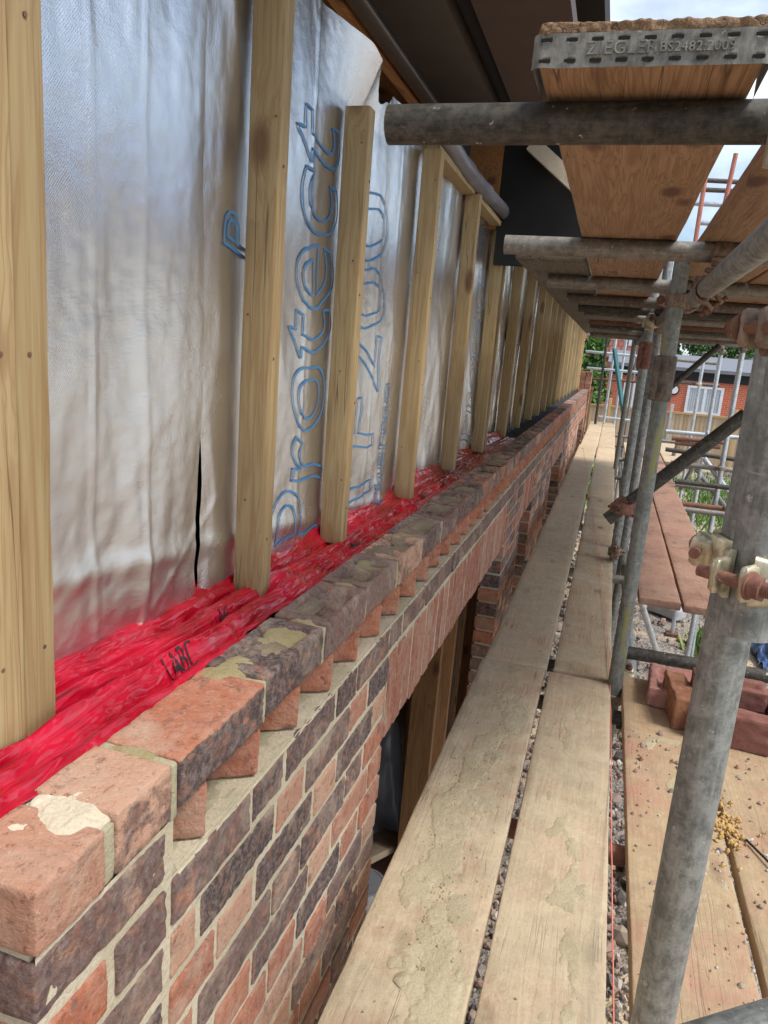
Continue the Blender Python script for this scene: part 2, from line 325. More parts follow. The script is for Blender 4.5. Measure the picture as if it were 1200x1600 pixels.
# ------------------------------------------------------------------ ground
GZ = -3.1
def gnd():
    t = MT('site_ground'); v = t.coord(rnd=False)
    n = t.noise(v, .8, 6, .6); st = t.N('ShaderNodeTexVoronoi'); t.L(v, st.inputs[0]); st.inputs['Scale'].default_value = 26
    st2 = t.N('ShaderNodeTexVoronoi'); t.L(v, st2.inputs[0]); st2.inputs['Scale'].default_value = 60
    sand = t.mix(t.noise(v, 6, 6, .65), (.50, .40, .27), (.60, .50, .36))
    bw = t.N('ShaderNodeRGBToBW'); t.L(st.outputs['Color'], bw.inputs[0]); c1 = t.mix(bw.outputs[0], (.13, .115, .10), (.38, .34, .30))
    c = t.mix(t.ramp(n, [(.46, 0), (.56, 1)]), c1, sand)
    return t.fin(c, .95, 0, t.math('ADD', st.outputs['Distance'], t.math('MULTIPLY', st2.outputs['Distance'], .6)), .8, .03)
M['ground'] = gnd()
b = MB(); b.grid(120, 120, lambda u, v: Vector((-40+u*100, -30+v*120, GZ+.04*fbm(Vector((u*60, v*60, 0))))))
tag(b.build('ground', 'ground'), kind='structure')
# stones
b = MB()
def stone(b, p, r, rnd):
    m = Matrix.Translation(p) @ Euler((random.random()*6, random.random()*6, random.random()*6)).to_matrix().to_4x4() @ Matrix.Diagonal((r, r*random.uniform(.6, 1), r*random.uniform(.45, .8), 1))
    t = (1+5**.5)/2; vs = [(-1, t, 0), (1, t, 0), (-1, -t, 0), (1, -t, 0), (0, -1, t), (0, 1, t), (0, -1, -t), (0, 1, -t), (t, 0, -1), (t, 0, 1), (-t, 0, -1), (-t, 0, 1)]
    fs = [(0, 11, 5), (0, 5, 1), (0, 1, 7), (0, 7, 10), (0, 10, 11), (1, 5, 9), (5, 11, 4), (11, 10, 2), (10, 7, 6), (7, 1, 8), (3, 9, 4), (3, 4, 2), (3, 2, 6), (3, 6, 8), (3, 8, 9), (4, 9, 5), (2, 4, 11), (6, 2, 10), (8, 6, 7), (9, 8, 1)]
    b.add([m @ (Vector(q)*random.uniform(.42, .6)) for q in vs], fs, rnd=rnd)
t = MT('rubble'); a = t.N('ShaderNodeAttribute'); a.attribute_name = 'rnd'
c = t.ramp(a.outputs['Fac'], [(0, (.09, .08, .075)), (.25, (.17, .15, .14)), (.5, (.26, .21, .18)), (.7, (.32, .19, .14)), (.85, (.38, .33, .26)), (1, (.55, .52, .47))])  # stone colours darkened overall to stand in for shade under the deck
t.fin(c, .9, 0, t.noise(t.coord(rnd=False), 80, 4), .4, .003); M['rubble'] = t.m
for i in range(7500):
    y = random.uniform(1.5, 16); x = random.uniform(-.3, .35+.2*y)
    if y > 8 and x > .7 and random.random() < .8: continue
    stone(b, (x, y, GZ+.02+.01*random.random()), random.uniform(.008, .034) if random.random() < .95 else random.uniform(.04, .08), random.random())
tag(b.build('gravel', 'rubble'), kind='stuff')
# weeds
t = MT('weeds'); a = t.N('ShaderNodeAttribute'); a.attribute_name = 'rnd'
t.fin(t.ramp(a.outputs['Fac'], [(0, (.05, .12, .02)), (.6, (.12, .24, .04)), (1, (.25, .33, .09))]), .7); M['weed'] = t.m
b = MB()
for (cx, cy, rx, ry, n) in ((.95, 10.9, .25, .5, 500), (1.62, 11.0, .3, .35, 1000), (3.0, 21, 1.6, 3.0, 2500), (2.5, 17.5, 1.0, 1.8, 1400), (1.4, 8.8, .12, .3, 300), (2.4, 14.5, .6, .8, 500), (-.35, 20, .5, 2.6, 2200)):
    for i in range(n):
        x = random.gauss(cx, rx*.6); y = random.gauss(cy, ry*.6); h = random.uniform(.04, .19); a_ = random.random()*6.28; w_ = random.uniform(.008, .022)
        dx, dy = math.cos(a_)*w_, math.sin(a_)*w_; lx, ly = random.gauss(0, .05), random.gauss(0, .05)
        b.add([(x-dx, y-dy, GZ), (x+dx, y+dy, GZ), (x+dx*1.3+lx*.6, y+dy*1.3+ly*.6, GZ+h*.6), (x+lx, y+ly, GZ+h)], [(0, 1, 2, 3)], rnd=random.random())
tag(b.build('weeds', 'weed'), kind='stuff')
b = MB(); b.lat((0, 0, 0), (.21, .44, .12), .006, (6, 10, 4), .003, 20); o = b.build('concrete_block', 'concrete')
o.location = (1.06, 9.75, GZ+.10); o.rotation_euler = (0, .04, R_(52)); tag(o, 'pale grey concrete block lying on the sandy ground below the boards', 'concrete block')
# ------------------------------------------------------------------ brick wall
wall = empty('brick_wall', 'part built mottled red and purple brick wall with dogtooth band and soldier lintels', 'brick wall', loc=(-.45, .434, GZ))
wall.location = (0, 0, 0)
XF, XB = -.40, -.50
OPEN = [(1.54, 3.55), (4.25, 4.85), (6.45, 7.75), (11.4, 13.2)]; YEND = 13.9
def brick(mb, y0, y1, z0, z1, tone, xf=XF, xb=XB, frog=0, rnd=None):
    ym = (y0+y1)/2; rnd = random.random() if rnd is None else rnd; jx = random.uniform(-.002, .002)
    if y0 < (7.5 if frog else 3.4) and z1 > -1.9:
        near = y0 < 1.7
        s_ = .006 if near else (.010 if frog and y0 < 4 else .015)
        n = (max(2, int((xf-xb)/s_)) if (z1 > -.5) else 3, max(2, int((y1-y0)/s_)), max(2, int((z1-z0)/s_)))
        def fn(p, dn):
            if frog and dn.z > .5:
                u = p.x/.036; v = p.y/(.5*(y1-y0)-.03)
                q = max(abs(u), abs(v)); k = max(0, min(1, (1.08-q)/.22)); k = k*k*(3-2*k)
                fill = .62+1.3*noise.noise(Vector((p.x*30, (p.y+ym)*22, rnd*50)))+.5*noise.noise(Vector((p.x*90, (p.y+ym)*80, rnd*50)))
                p = p - Vector((0, 0, .030*k*max(.12, min(1, fill))*frog))
            if dn.x > .5 and tone > .5:
                p = p + Vector((.0018*fbm(Vector((p.x+rnd*30, (ym+p.y)*60, (p.z+z0)*110)), 3), 0, 0))
            return p
        mb.lat(((xf+xb)/2+jx, ym, (z0+z1)/2), (xf-xb, y1-y0, z1-z0), .0038, n, .0011, 55, None, tone, rnd, True, fn)
    else:
        mb.box((xb, y0, z0), (xf+jx, y1, z1), None, tone, rnd)
        if frog: pass
# top course
b = MB()
brick(b, .434, .527, -.532, -.466, .05); brick(b, .545, .640, -.532, -.462, 10.5)
y = .655; i = 0
while y < YEND-.05:
    y1 = min(y+.213, YEND)
    tn = [10.85, .72, .8][i] if i < 3 else random.uniform(.35, .9)
    brick(b, y, y1, -.527, -.464+random.uniform(-.002, .002), tn, frog=0 if i == 0 else (.35 if i == 1 else random.choice([.7, 1., .9])))
    if y >= 3.4:   # frogs of far bricks: shallow dark trough framed by a raised rim
        pass
    y = y1+.012; i += 1
b.build('top_course', 'brick', wall)
# facing bricks: pier, Flemish bond
b = MB(); bl = MB()
def course(mb, z1, ya, yb, shift, tonef, z0=None):
    z0 = z1-.0620 if z0 is None else z0
    pat = [.213, .1025]; y = ya - shift; k = 0
    while y < yb-.01:
        L = pat[k % 2]; a_, b_ = max(y, ya), min(y+L, yb)
        if b_-a_ > .025: brick(mb, a_, b_, z0, z1, tonef(L, k))
        y += L+.0125; k += 1
def tmix(L, k):
    return random.choice([.2, .35, .75, .85, .7]) if L > .15 else random.choice([.05, .15, .2, .6])
def tdark(L, k): return random.uniform(.66, .95)
z = -.541
for r in range(36):
    if z-.065 < GZ: break
    if z > -2.3:   # pier at the near corner
        if r % 2 == 0: brick(b, .434, .633, z-.062, z, .72 if r else .7)
        else: brick(b, .434, .531, z-.062, z, .25); brick(b, .545, .633, z-.062, z, .85)
    if r >= 1:
        segs = [(.648, YEND)] if z > -.68 else None
        if segs:
            course(b, z, .648, YEND, .02, tdark)
        else:
            edges = [.648]
            for (a_, c_) in OPEN: edges += [a_-.004, c_+.004]
            edges.append(YEND)
            for q in range(0, len(edges), 2): course(b, z, edges[q], edges[q+1], .11 if r % 2 else .272, tmix)
    z -= .075
b.build('facing_bricks', 'brick', wall)
# dogtooth
b = MB(); y = .722
while y < YEND-.1:
    rnd = random.random(); m = Matrix.Translation((0, y, 0)) @ Matrix.Rotation(R_(45), 4, 'Z')
    # tooth: brick laid at 45 degrees, its corner just behind the face
    tip = Vector((XF-.001-random.random()*.003, y, -.5735)); cc = tip+(Vector((-.82, -.57, 0))+Vector((-.57, .82, 0)))*.0512
    m = Matrix.Translation(cc) @ Matrix.Rotation(math.atan2(-.57, -.82)+R_(random.uniform(-2.5, 2.5)), 4, 'Z')
    if y < 3: b.lat((0, 0, 0), (.1025, .1025, .071), .004, (10, 10, 6), .0018, 50, m, -.45+.2*random.random(), rnd*.5)
    else: b.box((-.05, -.05, -.0355), (.05, .05, .0355), m, -.4, rnd*.5)
    y += .1452
b.build('dogtooth_course', 'brick', wall)
# soldiers
for (a_, c_) in OPEN:
    b = MB(); n = round((c_-a_)/.0745); p = (c_-a_)/n
    for k in range(n):
        y0 = a_+k*p+.0065; y1 = a_+(k+1)*p-.0075+random.uniform(-.001, .001)
        brick(b, y0, y1, -.905+random.uniform(-.003, .003), -.692, random.choice([-.1, .05, .15, .25]), rnd=random.uniform(.45, .88))
    b.build('soldier_lintel', 'brick', wall)
# mortar
b = MB()
def slab(y0, y1, z0, z1, xf=-.4036, xb=-.492):
    if y0 < 3 and z1 > -1.9:
        st = .009; nu = int((min(y1, 3.6)-y0)/st); nv = max(2, int((z1-max(z0, -2.0))/st)); ye = min(y1, 3.6); zb = max(z0, -2.0)
        b.grid(nu, nv, lambda u, v: Vector((xf+.0009*fbm(Vector(((y0+u*(ye-y0))*60, (zb+v*(z1-zb))*60, 0)), 2), y0+u*(ye-y0), zb+v*(z1-zb))))
        b.box((xb, y0, z0), (xf-.006, y1, z1))
        if y1 > 3.6: b.box((xf-.005, 3.6, z0), (xf, y1, z1))
    else: b.box((xb, y0, z0), (xf, y1, z1))
slab(.438, .650, GZ, -.535, -.4032)
slab(.650, YEND-.01, -.690, -.612, -.4034)
b.grid(700, 6, lambda u, v: Vector((-.49+.0895*v, .652+u*4.6, -.6125+.003*fbm(Vector((v*6, u*140, 1)), 2)-.004*(v > .9))))
b.box((-.49, 5.25, -.62), (-.403, YEND-.01, -.612))
b.box((-.495, .652, -.612), (-.476, YEND-.01, -.534))
b.box((-.49, .66, -.5400), (-.455, YEND-.01, -.524))
e = [.650]
for (a_, c_) in OPEN: e += [a_, c_]
e.append(YEND-.01)
for q in range(0, len(e), 2): slab(e[q]+(.010 if q else 0), e[q+1]-.010, GZ, -.691)
for (a_, c_) in OPEN: b.box((-.49, a_+.001, -.90), (-.4032, c_-.001, -.691))
b.build('mortar', 'mortar', wall); b = MB()
# perpends between the top bricks
y = .655; b.lat((-.4485, .6475, -.500), (.096, .013, .069), .003, (6, 1, 5), .0012, 60)
b.lat((-.4485, .536, -.502), (.094, .016, .062), .003, (6, 1, 5), .0012, 60)
while y < YEND-.3:
    y += .225; b.lat((-.4495, y-.006, -.4995), (.094, .0115, .063), .002, (5, 1, 4) if y < 3 else (1, 1, 1), .0012, 60)
b.build('mortar_joint', 'ledge', wall)
b = MB(); b.grid(700, 8, lambda u, v: Vector((-.476+.0745*v, .652+u*4.6, -.6095-.007*v*v+.0025*fbm(Vector((v*6, u*140, 1)), 2)-.002*(v > .9)+.0035*max(0, noise.noise(Vector((u*260, v*3, 5))))*(v > .75))))
b.build('mortar_ledge', 'ledge', wall)
# mortar smears on top
def smear(mb, cx, cy, lx, ly, z, h, seed, n=60):
    def f(u, v):
        x = cx+(u-.5)*lx*1.5; yy = cy+(v-.5)*ly*1.5; q = math.hypot((u-.5)*3, (v-.5)*3)
        k = min(1-q + .38*fbm(Vector((x*26, yy*26, seed)), 3), (XF-.006-x)*60)
        hh = h*min(1, max(0, k*2.2))*(.8+.22*fbm(Vector((x*60, yy*25, seed)), 2)+.10*noise.noise(Vector((x*300, yy*300, 1))))
        return Vector((max(-.506, min(XF-.007, x)), yy, z-.0035+(hh if k > 0 else -.004)))
    mb.grid(n, n, f)
b = MB(); smear(b, -.447, .54, .085, .075, -.464, .0065, 3., 90); smear(b, -.475, .50, .06, .04, -.465, .004, 9.); smear(b,-.49,.468,.04,.05,-.465,.006,5.)
b.build('mortar_smear', 'cream', wall)
b = MB(); smear(b, -.468, .885, .06, .12, -.4635, .0055, 6.); smear(b, -.46, .648, .08, .02, -.463, .004, 8., 40)
smear(b, -.44, 1.11, .05, .02, -.463, .004, 2., 40); smear(b, -.45, 1.03, .07, .10, -.464, .004, 12., 40); smear(b, -.45, 1.33, .06, .03, -.464, .004, 14., 40)
smear(b, -.46, 1.55, .05, .12, -.466, .004, 17., 40); smear(b, -.45, 1.78, .06, .03, -.464, .005, 19., 40); smear(b, -.45, 2.0, .06, .10, -.466, .005, 23., 40)
b.build('mortar_smear', 'wetmortar', wall)
b = MB()
for q in range(26):
    yy = 1.0+q*.19+random.uniform(-.04, .04); smear(b, random.uniform(-.475, -.435), yy, random.uniform(.03, .08), random.uniform(.05, .16), -.4655+random.uniform(-.001, .0015), random.uniform(.003, .008), 40.+q*3, 36)
b.build('mud_smear', 'mud', wall)
# pier of brick past the far end
b = MB(); z = GZ
while z < -.2:
    for k in range(2): b.box((-.62+k*.113, 14.9, z), (-.62+k*.113+.1025, 15.3, z+.065), None, random.choice([.1, .3, .6]), random.random())
    b.box((-.612, 14.905, z+.06), (-.41, 15.295, z+.08)); z += .075
tag(b.build('brick_pier', 'brick'), 'short dark brick pier standing past the far end of the wall', 'brick pier')
# ------------------------------------------------------------------ timber frame house wall
XS = -.56    # stud fronts
FX = -.628   # foil
house = empty('timber_house_wall', 'timber framed house wall behind the brickwork with dark open rooms and dark eaves above', 'house wall')
b = MB()
e = [-.6, 1.6]
for (a_, c_) in OPEN[1:]: pass
segs = []; last = -1.2
for (a_, c_) in OPEN: segs.append((last, a_+.02)); last = c_-.02
segs.append((last, 13.6))
for a_, c_ in segs: b.box((-.80, a_, GZ), (-.668, c_, -.85))
b.box((-.80, -1.2, -.85), (-.668, 13.6, .60))
b.build('sheathing', 'frame', house)
b = MB(); b.box((-5, -1.2, GZ), (-4.9, 13.6, 1.6)); b.box((-4.9, -1.3, GZ), (-.80, -1.2, 1.6)); b.box((-4.9, 13.5, GZ), (-.8, 13.6, 1.6)); b.box((-4.9, -1.2, -.45), (-.81, 13.5, -.3))
b.build('inner_wall', 'frame', house)
b = MB(); b.box((-4.9, -1.2, GZ+.02), (-.81, 13.5, GZ+.12)); b.build('floor_slab', 'concrete', house)
# eaves, soffit boards
def part(name, mat, boxes, parent):
    b = MB()
    for lo, hi in boxes: b.box(lo, hi)
    return b.build(name, mat, parent)
part('roof', 'black', [((-5.2, -1.5, 1.10), (-.19, 13.9, 1.2)), ((-.84, -1.5, .60), (-.80, 13.8, 1.10))], house)
part('rafter_plate', 'orangewood', [((-.93, 1.55, .735), (-.722, 2.80, .80))], house)
part('soffit_board', 'soffit', [((-.660, .9, .78), (-.488, 2.95, .82))], house)
part('soffit_board', 'soffitbrown', [((-.430, .9, .78), (-.208, 2.95, .82))], house)
b = MB(); b.tube((-.459, .9, .82), (-.459, 3.0, .82), .024, 14); b.build('gutter_pipe', 'black', house)
b = MB(); b.lat((-.690, 1.9, .776), (.052, 2.05, .02), .01, (1, 2, 1), 0); b.build('soffit_trim', 'roll', house)
part('eaves_lining', 'black', [((-.595, 3.52, .40), (-.17, 3.56, 1.05)), ((-.64, 3.56, .62), (-.17, 8.6, .66))], house)
part('eaves_post', 'orangewood', [((-.745, 3.50, .55), (-.600, 3.55, 1.0))], house)
part('eaves_batten', 'overdark', [((-.66, 4.1, .56), (-.575, 13.5, .60))], house)
b = MB(); m = Matrix.Translation((-.36, 3.47, .78)) @ Matrix.Rotation(R_(38), 4, 'Y'); b.box((-.16, -.02, -.012), (.16, .02, .05), m); b.build('board_offcut', 'cream', house)
# posts behind the openings
for (y0, y1, x0, x1) in ((3.04, 3.085, -.672, -.56), (3.37, 3.415, -.625, -.56), (4.3, 4.345, -.66, -.57), (6.9, 6.945, -.66, -.57)):
    bb = MB(); bb.box((x0, y0, GZ), (x1, y1, -.80)); bb.build('frame_post', 'frame', house)
# internal polythene, plank, tub
b = MB(); b.grid(30, 30, lambda u, v: Vector((-1.15+.5*u, 3.0+.25*math.sin(u*3)+.5*v, GZ+.15+1.05*math.exp(-((u-.5)**2+(v-.5)**2)*5)+.10*fbm(Vector((u*5, v*5, 0))))))
tag(b.build('polythene_bundle', 'poly'), 'crumpled clear polythene bundle inside the first opening', 'plastic sheet')
b = MB(); m = Matrix.Translation((-.85, 2.75, -2.25)) @ Euler((R_(-20), 0, R_(-12))).to_matrix().to_4x4(); b.lat((0, 0, 0), (.14, 1.6, .035), .003, (2, 6, 1), 0, 10, m)
tag(b.build('loose_plank', 'deck'), 'brown plank leaning inside the dark room under the lintel', 'plank')
o = empty('tub', 'white plastic tub standing inside the first window opening', 'tub', loc=(-.72, 2.68, -2.25))
b = MB(); b.tube((0, 0, -.25), (0, 0, 0), .07, 24, True, .085); b.build('bucket', 'bucket', o); b = MB(); b.tube((0, 0, -.025), (0, 0, -.003), .091, 24, False); b.build('rim', 'bucket', o)
b = MB(); b.lat((-.78, 2.85, -2.55), (.5, .9, .07), .004, (2, 4, 1), 0); tag(b.build('trestle_board', 'deckred'), 'dusty board platform carrying the white tub indoors', 'trestle')
b = MB(); b.lat((-.78, 2.85, -2.85), (.4, .1, .5), .004, (1, 1, 1), 0); tag(b.build('trestle_block', 'lb_dark'), 'dark block stand propping up the indoor board', 'block')
# foil
TEAR = lambda z: 1.056+.006*noise.noise(Vector((0, 3, z*4)))
def ftop(y):
    K = [(0, .74), (1.41, .74), (1.46, .63), (1.65, .628), (1.74, .61), (1.82, .555), (1.88, .575), (1.95, .61), (99, .612)]
    for (a_, b_), (c_, d_) in zip(K, K[1:]):
        if y <= c_: q = (y-a_)/(c_-a_); q = q*q*(3-2*q); return b_+(d_-b_)*q
    return .612
def fx(y, z):
    p = Vector((0, y, z))
    a = .013*fbm(Vector((0, y*2.6, z*.7)), 2) + .0042*noise.noise(Vector((4, y*11, z*2.0)))
    a += .006*max(0, .16-abs(noise.noise(Vector((9, y*4.5+z*.8, z*.9)))))*6
    a += .0020*noise.noise(Vector((2, y*30, z*11)))+.0035*max(0, .12-abs(noise.noise(Vector((9, y*3.5-z*4, z*3.4)))))*7*max(0, min(1, .2-z)) + .0008*noise.noise(Vector((2, y*70, z*50)))
    a += .008*noise.noise(Vector((5, y*7+z*5, z*6-y*3)))*max(0, min(1, (-.1-z)*3))      # slack near the bottom
    d = min(abs(y-s_) for s_ in (.63, 1.19, 1.62, 2.25, 2.91, 3.6))
    a *= min(1, .25+d*5)
    for y0_ in (.80, .905, 1.30, 1.46, 1.93, 2.06, 2.5, 2.66): a += .0035*math.exp(-((y-y0_-.012*noise.noise(Vector((0, y0_*9, z*2.5))))/.0055)**2)*(.6+.6*noise.noise(Vector((y0_*5, 0, z*3))))
    a += .010*math.exp(-((z+.335+.10*(y-.9))/.018)**2)*.35                               # horizontal crease
    return FX+a+.002
def foil(y0, y1, zs, st, name='foil_sheet', off=0, edge=None):
    b = MB(); nu = int((y1-y0)/st); nv = int((.74-zs)/st)
    def f(u, v):
        y = y0+u*(y1-y0); z = zs+v*(ftop(y)-zs)
        x = fx(y, z)+off
        if edge == 'r':       # rear sheet's raw edge curls out
            k = max(0, 1-(y1-y)/.05); y += (TEAR(z)-1.056)*k; x += .004*k*k*noise.noise(Vector((0, 8, z*6)))-.002*k
        if edge == 'l':
            k = max(0, 1-(y-y0)/.05); gap = .018*max(0, math.sin(max(0, min(1, (z+.53)/.37))*math.pi))**.5
            y += (TEAR(z)-1.056+gap)*k; x -= .003*k
        if y > 1.5 and y < 1.95 and z > .5: x += .05*((z-.5)/.12)*max(0, 1-abs(y-1.72)/.22)
        return Vector((x, y, z))
    b.grid(nu, nv, f); return b.build(name, 'foil', foilO)
foilO = empty('foil_membrane', 'crinkled silver foil breather membrane behind the studs, blue lettering printed on it', 'foil membrane')
foil(.1, 1.056, -.60, .006, edge='r'); foil(1.053, 2.4, -.60, .006, edge='l')
foil(2.4, 4.6, -.60, .012); foil(4.6, 13.6, -.60, .04)
part('backing', 'black', [((-.6675, .1, -.62), (-.665, 13.5, .60))], foilO)
# lower foil seen through the openings
b = MB(); b.grid(60, 60, lambda u, v: Vector((-.655+.03*fbm(Vector((u*5, v*6, 2)), 3), 3.09+u*.42, -2.5+v*1.6))); b.build('foil_sheet', 'foil', foilO)
# printed text outlines
def outline(txt, y, z, size, lw, name, xoff=.0025, font_shear=0, seg=3, scalex=1.0):
    cu = bpy.data.curves.new('t', 'FONT'); cu.body = txt; cu.size = 1; cu.shear = font_shear
    ob = bpy.data.objects.new('t', cu); col.objects.link(ob)
    bpy.context.view_layer.objects.active = ob; ob.select_set(True)
    bpy.ops.object.convert(target='CURVE'); ob = bpy.context.view_layer.objects.active; ob.select_set(False)
    b = MB()
    for sp in ob.data.splines:
        P = []
        bp = list(sp.bezier_points); n = len(bp)
        for i in range(n):
            a0, a1 = bp[i], bp[(i+1) % n]
            L = (a1.co-a0.co).length; k = max(3, int(L*size/.012))
            for q in range(k):
                t_ = q/k; P.append(a0.co*(1-t_)**3+a0.handle_right*3*t_*(1-t_)**2+a1.handle_left*3*t_*t_*(1-t_)+a1.co*t_**3)
        # text runs up the wall: advance +Z, glyph tops toward -Y
        Q = [(y-p.y*size, z+p.x*size*scalex) for p in P]; m = len(Q); vs = []
        for i in range(m):
            y0, z0 = Q[i-1]; y1, z1 = Q[(i+1) % m]; d = Vector((y1-y0, z1-z0)); d = d.normalized() if d.length > 1e-9 else Vector((1, 0)); nn = Vector((-d.y, d.x))*lw/2
            for s_ in (1, -1):
                yy, zz = Q[i][0]+nn.x*s_, Q[i][1]+nn.y*s_; yy += .022*noise.noise(Vector((zz*5, yy*4, 3))); zz += .018*noise.noise(Vector((yy*9, zz*4, 8))); vs.append((fx(yy, zz)+xoff, yy, zz))
        b.add(vs, [(2*i, 2*i+1, (2*i+3) % (2*m), (2*i+2) % (2*m)) for i in range(m)])
    bpy.data.objects.remove(ob)
    return b
outline('Protect', 1.60, -.47, .40, .0056, 't', scalex=.74).build('printed_lettering', 'ink', foilO)
outline('TF200', 1.98, -.50, .34, .0052, 't').build('printed_lettering', 'ink', foilO)
outline('Thermo', 2.10, -.49, .118, .0040, 't').build('printed_lettering', 'ink', foilO)
outline('Protect', 3.52, -.42, .26, .004, 't').build('printed_lettering', 'ink', foilO)
outline('P', 1.20, .12, .13, .005, 't').build('printed_lettering', 'ink', foilO)
# studs
def ordn(i): return ['first', 'second', 'third', 'fourth', 'fifth', 'sixth', 'seventh', 'eighth', 'ninth', 'tenth', 'eleventh', 'twelfth', 'thirteenth', 'fourteenth', 'fifteenth', 'sixteenth', 'seventeenth', 'eighteenth', 'nineteenth', 'twentieth', 'twenty-first', 'twenty-second', 'twenty-third'][i]
SY = [(.556, .046), (.607, .045), (1.168, .038), (1.599, .038), (2.226, .038), (2.893, .038), (3.56, .038), (3.645, .038), (4.36, .045), (5.05, .045), (5.8, .045), (6.35, .045), (6.95, .045), (7.6, .045), (8.2, .045), (8.8, .045), (9.5, .045), (10.2, .045), (11., .045), (11.8, .045), (12.6, .045), (13.35, .045), (13.44, .045)]
for i, (y, w_) in enumerate(SY):
    top = [.76, .76, .76, .485, .56, .575, .59, .585][i] if i < 8 else .59
    d = .077 if i < 2 else .056
    b = MB(); tilt = random.uniform(-.004, .004)
    b.lat((0, 0, 0), (d, w_, top+.466), .0035, (3, 2, 24), .0012, 6)
    o = b.build('timber_stud', 'stud_end' if i > 20 else 'stud'); o.location = (XS-d/2+random.uniform(-.003, .003), y+w_/2, (top-.466)/2); o.rotation_euler = (random.uniform(-.004, .004), tilt, random.uniform(-.03, .03))
    dsc = {0: 'leftmost pine stud, cut off by the left photo edge', 1: 'near pine stud butted against the leftmost one, plain foil to its right', 2: 'tall knotty pine stud between the plain foil and the large blue lettering', 3: 'pine stud whose top stops just left of the dark scaffold tube end', 6: 'left stud of the close pair beside the loop lettering', 7: 'right stud of the close pair beside the loop lettering', 21: 'bright yellow stud, left of the last pair at the far end of the wall', 22: 'bright yellow stud at the very far end of the foil wall'}
    if i < 8:
        b = MB(); hh = (top+.466)/2
        for zz in (-.82, -.3, .2, .7):
            xx = random.uniform(-.01, .01); b = MB(); b.tube((d/2-.001, xx, zz*hh), (d/2+.0012, xx, zz*hh), .0026, 10, False); b.build('nail', 'rust', o)
            xx = random.uniform(-.02, .02); b = MB(); b.tube((xx, -w_/2-.0012, zz*hh+.07), (xx, -w_/2+.001, zz*hh+.07), .0022, 8, False); b.build('nail', 'rust', o)
    tag(o, dsc.get(i, 'upright pine stud against the silver foil, %s from the camera' % ordn(i)), 'timber stud', 'timber studs along the foil wall')
# staples/nail holes skipped; membrane roll on top of studs
b = MB(); pts = []
def rollf(u, v):
    y = 2.28+u*1.75; r = .031*(1+.25*noise.noise(Vector((0, y*8, 0))))*(1 if u < .93 else 1-(u-.93)*7) ; a = v*2*math.pi
    r *= 1+.12*noise.noise(Vector((math.cos(a)*2, y*6, math.sin(a)*2)))
    return Vector((-.575+r*math.cos(a)*.9, y, .615+.01*math.sin(y*4)+r*math.sin(a)))
b.grid(120, 24, rollf)
b.grid(10, 8, lambda u, v: Vector((-.57+.05*v+.02*u, 4.0+.22*u, .60+.05*v*(1+u)-.03*u)))
tag(b.build('membrane_roll', 'roll'), 'grey rolled up membrane sausage lying along the stud tops', 'membrane roll')
b = MB()
for i, (y0, y1) in enumerate(((2.28, 2.85), (2.95, 3.5), (3.72, 4.3))): b.lat((-.60, (y0+y1)/2, .572), (.05, y1-y0, .022), .002, (1, 3, 1), 0)
b.build('head_batten', 'stud', house)
# red plastic sheet
def dpc(u, v):
    y = .30+u*4.15; tt = max(0, (y-3.9)/.55)
    x = -.497-(.137*v)*(1-.3*tt)
    ed = .012*noise.noise(Vector((1, y*6, 0)))+.006*noise.noise(Vector((1, y*21, 0)))
    x += (1-v)*ed*1.2
    s = math.sin(v*math.pi)
    h = .018*(1-v)*0 + .034*max(0, noise.noise(Vector((v*3.0+y*.55, y*1.1, 3))))*s
    rd = abs(noise.noise(Vector((v*6+y*.9, y*.8, 7)))); h += .040*max(0, .26-rd)*3*s**.5
    rd = abs(noise.noise(Vector((v*13-y*2.2, y*4.1, 11)))); h += .007*max(0, .3-rd)*3*s**.4
    rd = abs(noise.noise(Vector((v*20+y*5, y*9, 15)))); h += .0018*max(0, .35-rd)*3
    h *= 1-.62*max(0, min(1, (y-.75)/.9)); h *= 1-.5*max(0, min(1, (y-2.6)/.8))
    base = -.474+.040*max(0, v-.72)/.28*1.0 + .006*(v < .05)
    if v > .8: base += .022*(1-.6*min(1, max(0, y-.8)))*((v-.8)/.2)*(0.9+.5*noise.noise(Vector((0, y*1.5, 5))))
    lump = .020*math.exp(-((y-1.25)/.05)**2-((v-.42)/.2)**2) + .022*math.exp(-((y-2.13)/.03)**2-((v-.32)/.2)**2)+.012*math.exp(-((y-3.1)/.07)**2-((v-.5)/.3)**2)
    return Vector((x, y, base+h+lump))
b = MB(); b.grid(1100, 46, dpc)
dp = tag(b.build('red_plastic_sheet', 'dpc'), 'crumpled glossy red plastic damp proof sheet between wall top and studs', 'plastic sheet')
def flat_text(txt, size, M4, mat, name, parent, proj=None, ext=0):
    cu = bpy.data.curves.new('t', 'FONT'); cu.body = txt; cu.size = size; cu.align_x = 'CENTER'; cu.align_y = 'CENTER'; cu.extrude = ext; cu.resolution_u = 3; cu.space_character = 1.05
    ob = bpy.data.objects.new(name, cu); col.objects.link(ob); me = bpy.data.meshes.new_from_object(ob); bpy.data.objects.remove(ob)
    for v in me.vertices:
        p = M4 @ v.co; v.co = proj(p) if proj else p
    me.materials.append(M[mat]); o = bpy.data.objects.new(name, me); col.objects.link(o); o.parent = parent; return o
def ontop(p):
    v = max(0, min(1, (-.497-p.x)/.137)); u = (p.y-.30)/4.15; q = dpc(u, v); return Vector((q.x, q.y, q.z+.0025))
for (yy, xx, s_) in ((.86, -.525, .030), (1.62, -.53, .03), (2.6, -.53, .035), (2.32, -.54, .02), (1.05, -.56, .02)):
    flat_text('LABC', s_, Matrix.Translation((xx, yy, 0)) @ Matrix.Rotation(R_(90), 4, 'Z'), 'blackink', 'printed_mark', dp, ontop)
